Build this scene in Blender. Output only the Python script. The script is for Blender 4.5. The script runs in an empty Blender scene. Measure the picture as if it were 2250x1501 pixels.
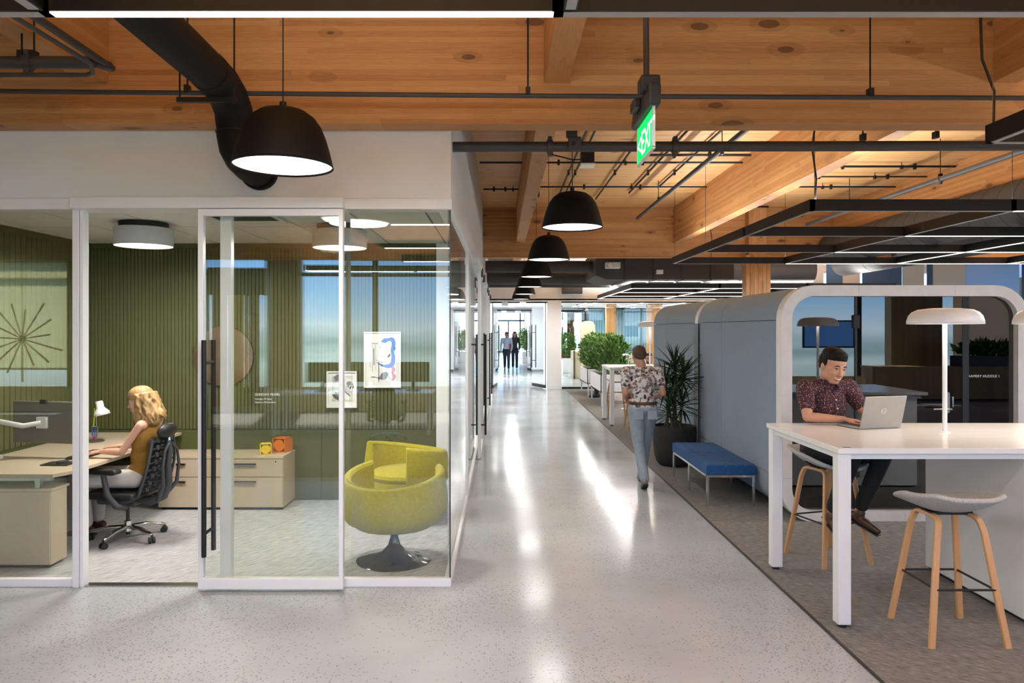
import bpy, bmesh, math, random
from mathutils import Vector, Matrix, Euler
import numpy as np
random.seed(7)
PI = math.pi
scene = bpy.context.scene
C = scene.collection

# ------------------------------------------------------------------ camera, world, exposure
EYE = 1.85
cd = bpy.data.cameras.new('camera'); cam = bpy.data.objects.new('camera', cd); C.objects.link(cam)
cam.location = (0, 0, EYE); cam.rotation_euler = (PI/2, 0, 0)
cd.sensor_width = 36; cd.sensor_fit = 'HORIZONTAL'; cd.lens = 36*1600/2250
cd.shift_x = 24/2250; cd.shift_y = -26.5/2250; cd.clip_start = .05; cd.clip_end = 500
scene.camera = cam
scene.view_settings.view_transform = 'Standard'; scene.view_settings.look = 'None'
scene.view_settings.exposure = 0.95; scene.view_settings.gamma = 1
scene.view_settings.use_curve_mapping = False
cy = scene.cycles
cy.use_denoising = True
try: cy.denoiser = 'OPENIMAGEDENOISE'
except Exception: pass
cy.max_bounces = 10; cy.diffuse_bounces = 5; cy.glossy_bounces = 4; cy.transmission_bounces = 6
cy.transparent_max_bounces = 24; cy.caustics_reflective = False; cy.caustics_refractive = False
cy.sample_clamp_indirect = 6.0; cy.blur_glossy = 0.5
cy.use_adaptive_sampling = True; cy.adaptive_threshold = 0.015

def nt_new(m):
    m.use_nodes = True; nt = m.node_tree; nt.nodes.clear(); return nt
def N(nt, t, **kw):
    n = nt.nodes.new(t)
    for k, v in kw.items():
        if k.startswith('i_'):
            n.inputs[k[2:].replace('_', ' ')].default_value = v
        else: setattr(n, k, v)
    return n
def ramp(nt, fac, stops, interp='LINEAR'):
    r = N(nt, 'ShaderNodeValToRGB'); cr = r.color_ramp; cr.interpolation = interp
    while len(cr.elements) < len(stops): cr.elements.new(0.5)
    for e, (p, c) in zip(cr.elements, stops):
        e.position = p; e.color = (c, c, c, 1) if isinstance(c, (int, float)) else (*c, 1)
    nt.links.new(fac, r.inputs['Fac']); return r.outputs['Color']

w = bpy.data.worlds.new('world'); scene.world = w; nt = nt_new(w)
tc = N(nt, 'ShaderNodeTexCoord'); sep = N(nt, 'ShaderNodeSeparateXYZ'); nt.links.new(tc.outputs['Generated'], sep.inputs[0])
mp = N(nt, 'ShaderNodeMapping'); mp.inputs['Scale'].default_value = (2.2, 2.2, 16)
nt.links.new(tc.outputs['Generated'], mp.inputs[0])
cn = N(nt, 'ShaderNodeTexNoise'); cn.inputs['Scale'].default_value = 2.0; cn.inputs['Detail'].default_value = 5
nt.links.new(mp.outputs[0], cn.inputs['Vector'])
ma = N(nt, 'ShaderNodeMath', operation='MULTIPLY_ADD'); ma.inputs[1].default_value = .06; ma.inputs[2].default_value = -.03
nt.links.new(cn.outputs['Fac'], ma.inputs[0])
ad = N(nt, 'ShaderNodeMath', operation='ADD'); nt.links.new(sep.outputs['Z'], ad.inputs[0]); nt.links.new(ma.outputs[0], ad.inputs[1])
mr = N(nt, 'ShaderNodeMapRange'); mr.inputs['From Min'].default_value = -.5; mr.inputs['From Max'].default_value = .5
nt.links.new(ad.outputs[0], mr.inputs[0])
col = ramp(nt, mr.outputs[0], [(0, (.10, .14, .10)), (.40, (.22, .32, .30)), (.455, (.62, .80, .86)), (.475, (.30, .48, .52)),
     (.50, (.66, .86, 1.0)), (.54, (.36, .66, 1.0)), (.62, (.16, .44, .95)), (.75, (.08, .30, .80)), (1, (.12, .34, .80))])
bg = N(nt, 'ShaderNodeBackground'); nt.links.new(col, bg.inputs['Color']); bg.inputs['Strength'].default_value = 2.1
wo = N(nt, 'ShaderNodeOutputWorld'); nt.links.new(bg.outputs[0], wo.inputs[0])

sl = bpy.data.lights.new('sun', 'SUN'); sl.energy = 9; sl.color = (1, .96, .88); sl.angle = .02
so = bpy.data.objects.new('sun', sl); C.objects.link(so); so.rotation_euler = (math.radians(38), 0, math.radians(-12))
# daylight portals at the window openings and the light strips of the fixtures
def area(name, loc, sx, sy, power, col=(1, .95, .88), rot=(0, 0, 0), portal=False, spread=PI):
    l = bpy.data.lights.new(name, 'AREA'); l.shape = 'RECTANGLE'; l.size = sx; l.size_y = sy
    l.energy = power; l.color = col; l.spread = spread
    o = bpy.data.objects.new(name, l); C.objects.link(o); o.location = loc; o.rotation_euler = rot
    if portal: l.cycles.is_portal = True
    return o
area('window_portal', (0, -5.75, 1.9), 24, 3.2, 1, rot=(PI/2, 0, 0), portal=True)
area('lobby_portal', (0.6, 58, 1.6), 12, 3.2, 1, rot=(-PI/2, 0, 0), portal=True)

# ------------------------------------------------------------------ materials
MATS = {}
def pbr(name, col, rough=.5, metal=0, spec=.5, noise=None, bump=None, coat=0, emis=None, estr=0, sheen=0):
    """noise=(scale, amount[, stretch xyz]); bump=(scale, strength[, stretch])"""
    m = bpy.data.materials.new(name); nt = nt_new(m)
    b = N(nt, 'ShaderNodeBsdfPrincipled'); o = N(nt, 'ShaderNodeOutputMaterial'); nt.links.new(b.outputs[0], o.inputs[0])
    b.inputs['Base Color'].default_value = (*col, 1); b.inputs['Roughness'].default_value = rough
    b.inputs['Metallic'].default_value = metal; b.inputs['Specular IOR Level'].default_value = spec
    b.inputs['Coat Weight'].default_value = coat; b.inputs['Sheen Weight'].default_value = sheen
    if emis: b.inputs['Emission Color'].default_value = (*emis, 1); b.inputs['Emission Strength'].default_value = estr
    tc = N(nt, 'ShaderNodeTexCoord')
    if noise is None: noise = (9, .05)
    mp = N(nt, 'ShaderNodeMapping'); nt.links.new(tc.outputs['Object'], mp.inputs[0])
    if len(noise) > 2: mp.inputs['Scale'].default_value = noise[2]
    n = N(nt, 'ShaderNodeTexNoise'); n.inputs['Scale'].default_value = noise[0]; n.inputs['Detail'].default_value = 3
    nt.links.new(mp.outputs[0], n.inputs['Vector'])
    lo = [c*(1-noise[1]) for c in col]; hi = [min(1, c*(1+noise[1])) for c in col]
    nt.links.new(ramp(nt, n.outputs['Fac'], [(.3, lo), (.7, hi)]), b.inputs['Base Color'])
    if bump:
        mp2 = N(nt, 'ShaderNodeMapping'); nt.links.new(tc.outputs['Object'], mp2.inputs[0])
        if len(bump) > 2: mp2.inputs['Scale'].default_value = bump[2]
        n2 = N(nt, 'ShaderNodeTexNoise'); n2.inputs['Scale'].default_value = bump[0]
        nt.links.new(mp2.outputs[0], n2.inputs['Vector'])
        bp = N(nt, 'ShaderNodeBump'); bp.inputs['Strength'].default_value = bump[1]; bp.inputs['Distance'].default_value = .01
        nt.links.new(n2.outputs['Fac'], bp.inputs['Height']); nt.links.new(bp.outputs[0], b.inputs['Normal'])
    MATS[name] = m; return m

def glass(name, tint=(.96, .985, .975), f0=.045):
    m = bpy.data.materials.new(name); nt = nt_new(m)
    t = N(nt, 'ShaderNodeBsdfTransparent'); t.inputs[0].default_value = (*tint, 1)
    g = N(nt, 'ShaderNodeBsdfGlossy'); g.inputs['Roughness'].default_value = 0.0; g.inputs[0].default_value = (1, 1, 1, 1)
    ge = N(nt, 'ShaderNodeNewGeometry'); dt = N(nt, 'ShaderNodeVectorMath', operation='DOT_PRODUCT'); nt.links.new(ge.outputs['Incoming'], dt.inputs[0]); nt.links.new(ge.outputs['Normal'], dt.inputs[1])
    ab = N(nt, 'ShaderNodeMath', operation='ABSOLUTE'); nt.links.new(dt.outputs['Value'], ab.inputs[0])
    om = N(nt, 'ShaderNodeMath', operation='SUBTRACT'); om.inputs[0].default_value = 1; nt.links.new(ab.outputs[0], om.inputs[1])
    pw = N(nt, 'ShaderNodeMath', operation='POWER'); nt.links.new(om.outputs[0], pw.inputs[0]); pw.inputs[1].default_value = 5
    f = N(nt, 'ShaderNodeMath', operation='MULTIPLY_ADD'); nt.links.new(pw.outputs[0], f.inputs[0]); f.inputs[1].default_value = 1-f0; f.inputs[2].default_value = f0
    mx = N(nt, 'ShaderNodeMixShader'); o = N(nt, 'ShaderNodeOutputMaterial')
    nt.links.new(f.outputs[0], mx.inputs[0]); nt.links.new(t.outputs[0], mx.inputs[1]); nt.links.new(g.outputs[0], mx.inputs[2])
    nt.links.new(mx.outputs[0], o.inputs[0]); MATS[name] = m; return m

def emit(name, col, s):
    m = bpy.data.materials.new(name); nt = nt_new(m)
    e = N(nt, 'ShaderNodeEmission'); e.inputs[0].default_value = (*col, 1); e.inputs[1].default_value = s
    o = N(nt, 'ShaderNodeOutputMaterial'); nt.links.new(e.outputs[0], o.inputs[0]); MATS[name] = m; return m

def wood(name, axis, c_lo, c_mid, c_hi, lam_axis, lam=.038, board=2.2, knots=1.0, rough=.55, tone=.38, grain=1.0, perp_off=0.0):
    """glulam / plank look: laminations stacked along lam_axis, grain running along axis"""
    m = bpy.data.materials.new(name); nt = nt_new(m); L = nt.links.new
    b = N(nt, 'ShaderNodeBsdfPrincipled'); o = N(nt, 'ShaderNodeOutputMaterial'); L(b.outputs[0], o.inputs[0])
    b.inputs['Roughness'].default_value = rough
    g = N(nt, 'ShaderNodeNewGeometry'); s = N(nt, 'ShaderNodeSeparateXYZ'); L(g.outputs['Position'], s.inputs[0])
    A = s.outputs['XYZ'.index(axis)]; P = s.outputs['XYZ'.index(lam_axis)]
    Q = s.outputs[[i for i in range(3) if 'XYZ'[i] not in (axis, lam_axis)][0]]
    def mt(op, a, bb=None, c=None):
        n = N(nt, 'ShaderNodeMath', operation=op)
        for k, v in enumerate((a, bb, c)):
            if v is None: continue
            if isinstance(v, (int, float)): n.inputs[k].default_value = v
            else: L(v, n.inputs[k])
        return n.outputs[0]
    layer = mt('FLOOR', mt('DIVIDE', mt('ADD', P, perp_off), lam))
    wn = N(nt, 'ShaderNodeTexWhiteNoise', noise_dimensions='1D'); L(layer, wn.inputs['W'])
    seg = mt('FLOOR', mt('ADD', mt('DIVIDE', A, board), mt('MULTIPLY', wn.outputs['Value'], 7.31)))
    cv = N(nt, 'ShaderNodeCombineXYZ'); L(layer, cv.inputs[0]); L(seg, cv.inputs[1])
    wn2 = N(nt, 'ShaderNodeTexWhiteNoise', noise_dimensions='2D'); L(cv.outputs[0], wn2.inputs['Vector'])
    rnd = wn2.outputs['Value']
    # grain coordinates, shifted per board
    gv = N(nt, 'ShaderNodeCombineXYZ'); L(mt('ADD', mt('MULTIPLY', A, 1.3), mt('MULTIPLY', rnd, 37.0)), gv.inputs[0])
    L(mt('MULTIPLY', P, 26.0), gv.inputs[1]); L(mt('MULTIPLY', Q, 26.0), gv.inputs[2])
    n1 = N(nt, 'ShaderNodeTexNoise'); n1.inputs['Scale'].default_value = .8; n1.inputs['Detail'].default_value = 2; L(gv.outputs[0], n1.inputs['Vector'])
    rings = mt('ABSOLUTE', mt('SUBTRACT', mt('FRACT', mt('MULTIPLY', n1.outputs['Fac'], 14.0)), .5))
    n2 = N(nt, 'ShaderNodeTexNoise'); n2.inputs['Scale'].default_value = 6; n2.inputs['Detail'].default_value = 3; L(gv.outputs[0], n2.inputs['Vector'])
    # knots
    kv = N(nt, 'ShaderNodeCombineXYZ'); L(mt('MULTIPLY', A, 2.2), kv.inputs[0]); L(mt('MULTIPLY', P, 5.5), kv.inputs[1]); L(mt('MULTIPLY', Q, 5.5), kv.inputs[2])
    vo = N(nt, 'ShaderNodeTexVoronoi'); vo.inputs['Scale'].default_value = 1.0; L(kv.outputs[0], vo.inputs['Vector'])
    wsep = N(nt, 'ShaderNodeSeparateColor'); L(vo.outputs['Color'], wsep.inputs[0])
    kr = mt('MULTIPLY', mt('LESS_THAN', wsep.outputs[0], .6), mt('MULTIPLY_ADD', wsep.outputs[1], .14*knots, .05*knots))
    kn = mt('MULTIPLY', mt('LESS_THAN', vo.outputs['Distance'], kr), .75)
    halo = mt('MULTIPLY', mt('LESS_THAN', vo.outputs['Distance'], mt('MULTIPLY', kr, 1.9)), .2)
    f = mt('ADD', mt('MULTIPLY_ADD', rnd, tone, .5*(.5-tone)), mt('MULTIPLY', n2.outputs['Fac'], .35*grain))
    f = mt('ADD', f, mt('MULTIPLY', rings, .35*grain))
    base = ramp(nt, f, [(.15, c_lo), (.5, c_mid), (.95, c_hi)])
    mx = N(nt, 'ShaderNodeMixRGB'); mx.inputs[2].default_value = (c_lo[0]*.22, c_lo[1]*.18, c_lo[2]*.2, 1)
    L(mt('MAXIMUM', kn, halo), mx.inputs[0]); L(base, mx.inputs[1])
    # joint line
    fr = mt('FRACT', mt('DIVIDE', mt('ADD', P, perp_off), lam)); jl = mt('MULTIPLY', mt('LESS_THAN', fr, .05), .28)
    mx2 = N(nt, 'ShaderNodeMixRGB'); mx2.inputs[2].default_value = (c_lo[0]*.35, c_lo[1]*.3, c_lo[2]*.3, 1)
    L(jl, mx2.inputs[0]); L(mx.outputs[0], mx2.inputs[1]); L(mx2.outputs[0], b.inputs['Base Color'])
    MATS[name] = m; return m
WL, WM, WH = (.355, .145, .043), (.51, .245, .084), (.65, .365, .15)
wood('glulam_x', 'X', WL, WM, WH, 'Z')
wood('glulam_y', 'Y', WL, WM, WH, 'Z')
wood('deck_wood', 'X', (.50, .25, .09), (.68, .38, .15), (.80, .50, .23), 'Y', lam=.04, board=1.4, knots=.75, tone=.42)
wood('column_wood', 'Z', (.33, .15, .05), (.50, .25, .09), (.62, .34, .14), 'X', lam=.07, board=9)
wood('pale_wood', 'X', (.50, .40, .29), (.57, .47, .35), (.62, .53, .41), 'Z', lam=3.0, board=9, knots=0, tone=.2, grain=.5, rough=.45, perp_off=1.5)
wood('panel_wood', 'Z', (.24, .15, .07), (.36, .24, .11), (.46, .32, .16), 'X', lam=.07, board=9, knots=.5)
wood('oak', 'Z', (.50, .25, .10), (.60, .33, .15), (.68, .41, .20), 'X', lam=2.0, board=9, knots=0, tone=.2, rough=.4, perp_off=.9)

# polished concrete
m = bpy.data.materials.new('concrete'); nt = nt_new(m); L = nt.links.new; MATS['concrete'] = m
b = N(nt, 'ShaderNodeBsdfPrincipled'); o = N(nt, 'ShaderNodeOutputMaterial'); L(b.outputs[0], o.inputs[0])
tc = N(nt, 'ShaderNodeTexCoord')
n1 = N(nt, 'ShaderNodeTexNoise'); n1.inputs['Scale'].default_value = .9; n1.inputs['Detail'].default_value = 6; L(tc.outputs['Object'], n1.inputs['Vector'])
base = ramp(nt, n1.outputs['Fac'], [(.25, (.345, .365, .388)), (.5, (.415, .438, .465)), (.75, (.48, .502, .53))])
v = N(nt, 'ShaderNodeTexVoronoi'); v.inputs['Scale'].default_value = 62; L(tc.outputs['Object'], v.inputs['Vector'])
sc = N(nt, 'ShaderNodeSeparateColor'); L(v.outputs['Color'], sc.inputs[0])
stone = ramp(nt, sc.outputs[1], [(0, (.08, .075, .07)), (.35, (.17, .165, .155)), (.8, (.32, .31, .29)), (1, (.60, .59, .57))])
n3 = N(nt, 'ShaderNodeTexNoise'); n3.inputs['Scale'].default_value = .75; n3.inputs['Detail'].default_value = 2; L(tc.outputs['Object'], n3.inputs['Vector'])
pm = ramp(nt, n3.outputs['Fac'], [(.42, .10), (.62, .85)])
m1 = N(nt, 'ShaderNodeMath', operation='LESS_THAN'); L(sc.outputs[0], m1.inputs[0]); L(pm, m1.inputs[1])
m2 = N(nt, 'ShaderNodeMath', operation='LESS_THAN'); L(v.outputs['Distance'], m2.inputs[0]); m2.inputs[1].default_value = .36
m3 = N(nt, 'ShaderNodeMath', operation='MULTIPLY'); L(m1.outputs[0], m3.inputs[0]); L(m2.outputs[0], m3.inputs[1])
m4 = N(nt, 'ShaderNodeMath', operation='MULTIPLY'); L(m3.outputs[0], m4.inputs[0]); m4.inputs[1].default_value = .55
mx = N(nt, 'ShaderNodeMixRGB'); L(m4.outputs[0], mx.inputs[0]); L(base, mx.inputs[1]); L(stone, mx.inputs[2]); L(mx.outputs[0], b.inputs['Base Color'])
L(ramp(nt, n1.outputs['Fac'], [(.3, .11), (.7, .19)]), b.inputs['Roughness'])
b.inputs['Specular IOR Level'].default_value = .10

def carpet(name, ca, cb, cc, sx, sy, ang):
    m = bpy.data.materials.new(name); nt = nt_new(m); L = nt.links.new; MATS[name] = m
    b = N(nt, 'ShaderNodeBsdfPrincipled'); o = N(nt, 'ShaderNodeOutputMaterial'); L(b.outputs[0], o.inputs[0])
    b.inputs['Roughness'].default_value = .95; b.inputs['Specular IOR Level'].default_value = .15
    tc = N(nt, 'ShaderNodeTexCoord'); mr_ = N(nt, 'ShaderNodeMapping'); L(tc.outputs['Object'], mr_.inputs[0]); mr_.inputs['Rotation'].default_value = (0, 0, ang)
    mp = N(nt, 'ShaderNodeMapping'); L(mr_.outputs[0], mp.inputs[0]); mp.inputs['Scale'].default_value = (sx, sy, 1)
    n = N(nt, 'ShaderNodeTexNoise'); n.inputs['Scale'].default_value = 1; n.inputs['Detail'].default_value = 4; n.inputs['Roughness'].default_value = .7
    L(mp.outputs[0], n.inputs['Vector'])
    L(ramp(nt, n.outputs['Fac'], [(.34, ca), (.5, cb), (.66, cc)]), b.inputs['Base Color'])
    n2 = N(nt, 'ShaderNodeTexNoise'); n2.inputs['Scale'].default_value = 180; L(tc.outputs['Object'], n2.inputs['Vector'])
    bp = N(nt, 'ShaderNodeBump'); bp.inputs['Strength'].default_value = .5; bp.inputs['Distance'].default_value = .01
    L(n2.outputs['Fac'], bp.inputs['Height']); L(bp.outputs[0], b.inputs['Normal'])
carpet('office_carpet', (.20, .20, .21), (.46, .465, .48), (.64, .65, .66), 130, 7, .70)
carpet('lounge_carpet', (.11, .105, .10), (.215, .205, .195), (.33, .315, .30), 120, 14, -.95)

pbr('white_paint', (.82, .845, .87), .6, noise=(2, .012))
pbr('white_metal', (.81, .815, .83), .35, noise=(2, .012))
pbr('white_laminate', (.82, .81, .79), .22, noise=(4, .03, (1, 6, 1)))
pbr('ceiling_tile', (.70, .70, .68), .9, bump=(300, .3))
pbr('green_slat', (.095, .10, .036), .6)
pbr('green_panel', (.085, .095, .032), .5)
pbr('dark_brown', (.06, .045, .03), .5)
pbr('black_metal', (.009, .008, .0075), .45, spec=.4)
pbr('pipe_grey', (.045, .042, .042), .5)
pbr('duct_grey', (.055, .052, .050), .65, metal=0, noise=(3, .12))
pbr('black_plastic', (.014, .014, .015), .45)
pbr('graphite', (.05, .052, .058), .5)
pbr('chrome', (.75, .75, .76), .10, metal=1, noise=(4, .02))
pbr('steel', (.55, .55, .55), .25, metal=1)
pbr('dark_chrome', (.12, .12, .12), .08, metal=1)
pbr('pod_felt', (.19, .268, .365), .9, sheen=.3, noise=(60, .06), bump=(400, .3))
pbr('pod_white', (.76, .75, .75), .4)
pbr('pod_inner', (.035, .034, .036), .8)
pbr('yellow_wool', (.47, .41, .008), .95, sheen=.3, noise=(40, .10), bump=(220, .6))
pbr('blue_wool', (.010, .085, .26), .95, sheen=.08, noise=(60, .25), bump=(220, .6))
pbr('stool_felt', (.50, .50, .49), .95, noise=(120, .18), bump=(300, .4))
pbr('pot_black', (.022, .022, .024), .75, noise=(12, .3), bump=(60, .2))
pbr('soil', (.03, .02, .012), .95, bump=(60, .8))
pbr('leaf_dark', (.022, .052, .018), .45, noise=(3, .4))
pbr('leaf_green', (.030, .095, .014), .4, noise=(5, .5))
pbr('leaf_light', (.13, .26, .03), .4, noise=(5, .4))
pbr('monitor_grey', (.17, .16, .14), .5); pbr('stem', (.16, .12, .07), .8)
pbr('lamp_outer', (.007, .006, .0055), .6, spec=.2)
pbr('light_shell', (.50, .50, .50), .5)
pbr('cream', (.52, .45, .30), .7)
def cloth(name, col, thru):
    m = bpy.data.materials.new(name); nt = nt_new(m); L = nt.links.new; MATS[name] = m
    tc = N(nt, 'ShaderNodeTexCoord'); n = N(nt, 'ShaderNodeTexNoise'); n.inputs['Scale'].default_value = 90; L(tc.outputs['Object'], n.inputs['Vector'])
    c = ramp(nt, n.outputs['Fac'], [(.3, [x*.94 for x in col]), (.7, [min(1, x*1.05) for x in col])])
    d = N(nt, 'ShaderNodeBsdfDiffuse'); t = N(nt, 'ShaderNodeBsdfTranslucent'); mx = N(nt, 'ShaderNodeMixShader'); mx.inputs[0].default_value = thru
    o = N(nt, 'ShaderNodeOutputMaterial'); L(c, d.inputs[0]); L(c, t.inputs[0]); L(d.outputs[0], mx.inputs[1]); L(t.outputs[0], mx.inputs[2]); L(mx.outputs[0], o.inputs[0])
cloth('shade_fabric', (.93, .93, .70), .75)
cloth('blind_beige', (.70, .60, .50), .5)
cloth('blind_blue', (.10, .15, .24), .1)
cloth('blind_grey', (.50, .60, .72), .6)
cloth('curtain_sheer', (.74, .92, .98), .8)
pbr('laptop_metal', (.36, .36, .36), .32, metal=.6)
pbr('keys', (.03, .03, .03), .5)
pbr('white_plastic', (.75, .75, .74), .35)
pbr('lime_plastic', (.55, .62, .03), .4)
pbr('royal_blue', (.03, .10, .45), .4)
pbr('red_plastic', (.45, .03, .03), .4)
pbr('orange_paint', (.75, .20, .02), .5)
pbr('yellow_paint', (.80, .55, .02), .5)
pbr('orange_fabric', (.70, .10, .015), .8)
pbr('skin_pale', (.62, .34, .24), .5, noise=(14, .06))
pbr('skin_tan', (.52, .27, .17), .48, noise=(14, .07))
pbr('skin_dark', (.42, .22, .15), .5, noise=(14, .07))
pbr('lip', (.42, .13, .10), .45)
pbr('eye_white', (.75, .74, .72), .25)
pbr('eye_dark', (.02, .012, .01), .2)
pbr('teeth', (.85, .84, .80), .3)
pbr('hair_black', (.005, .004, .004), .6, spec=.2, bump=(60, .8, (1, 1, .2)))
pbr('hair_brown', (.055, .028, .018), .6, bump=(90, .8, (1, 1, .2)))
pbr('hair_blonde', (.40, .245, .10), .5, noise=(26, .45, (1, 1, .12)), bump=(36, 1.0, (1, 1, .12)))
pbr('mustard_top', (.30, .15, .02), .8)
pbr('cream_pants', (.62, .58, .52), .85, bump=(12, .3))
pbr('black_pants', (.008, .008, .009), .85)
pbr('navy_pants', (.02, .025, .045), .85)
pbr('light_shirt', (.42, .48, .62), .8)
pbr('dark_shirt', (.03, .035, .03), .8)
pbr('jeans', (.25, .31, .37), .9, noise=(6, .22), bump=(300, .3))
pbr('brown_leather', (.07, .03, .015), .4)
pbr('shoe_grey', (.20, .17, .16), .7)
pbr('sign_housing', (.03, .03, .032), .5)
pbr('label_white', (.80, .80, .78), .6)
pbr('brass', (.80, .55, .30), .2, metal=1)
pbr('red_blanket', (.42, .06, .05), .9, noise=(30, .3)); pbr('yellow_blanket', (.72, .60, .08), .9, noise=(60, .12)); glass('clear_glass')
glass('front_glass', (.95, .965, .945), .062)
glass('pod_glass', (.42, .42, .43), .09)
emit('light_strip', (1, .95, .88), 5.0)
emit('pendant_glow', (1, .95, .88), 3.0)
emit('drum_glow', (1, .88, .70), 2.6)
emit('globe_glow', (1, .93, .78), 1.6)
emit('exit_green', (.01, .55, .10), 1.1)
emit('exit_letter', (.55, 1, .65), 1.6)
emit('screen_blue', (.12, .30, .75), .8)
pbr('strip_off', (.42, .41, .40), .5)

def speckle(name, base, spots, scale, thr, rough=.85):
    m = bpy.data.materials.new(name); nt = nt_new(m); L = nt.links.new; MATS[name] = m
    b = N(nt, 'ShaderNodeBsdfPrincipled'); o = N(nt, 'ShaderNodeOutputMaterial'); L(b.outputs[0], o.inputs[0]); b.inputs['Roughness'].default_value = rough
    tc = N(nt, 'ShaderNodeTexCoord'); last = None
    for k, (c, s, t) in enumerate(zip(spots, scale, thr)):
        v = N(nt, 'ShaderNodeTexVoronoi') if s > 30 else N(nt, 'ShaderNodeTexNoise')
        v.inputs['Scale'].default_value = s; L(tc.outputs['Object'], v.inputs['Vector'])
        mx = N(nt, 'ShaderNodeMixRGB'); mx.inputs[2].default_value = (*c, 1)
        if s > 30:
            q = N(nt, 'ShaderNodeMath', operation='LESS_THAN'); L(v.outputs['Distance'], q.inputs[0]); q.inputs[1].default_value = t
            fac = q.outputs[0]
        else:
            v.inputs['Detail'].default_value = 4; fac = ramp(nt, v.outputs['Fac'], [(t, 0), (t+.06, 1)])
        L(fac, mx.inputs[0])
        if last is None: mx.inputs[1].default_value = (*base, 1)
        else: L(last, mx.inputs[1])
        last = mx.outputs[0]
    L(last, b.inputs['Base Color'])
speckle('maroon_print', (.045, .014, .026), [(.50, .30, .26), (.50, .12, .05)], [75, 48], [.26, .16])
speckle('floral_print', (.60, .57, .56), [(.20, .155, .155), (.03, .022, .025), (.35, .09, .07)], [22, 27, 11], [.50, .55, .64])
speckle('quilt_print', (.30, .20, .12), [(.65, .60, .45), (.08, .12, .05)], [38, 12], [.3, .6])
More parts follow.
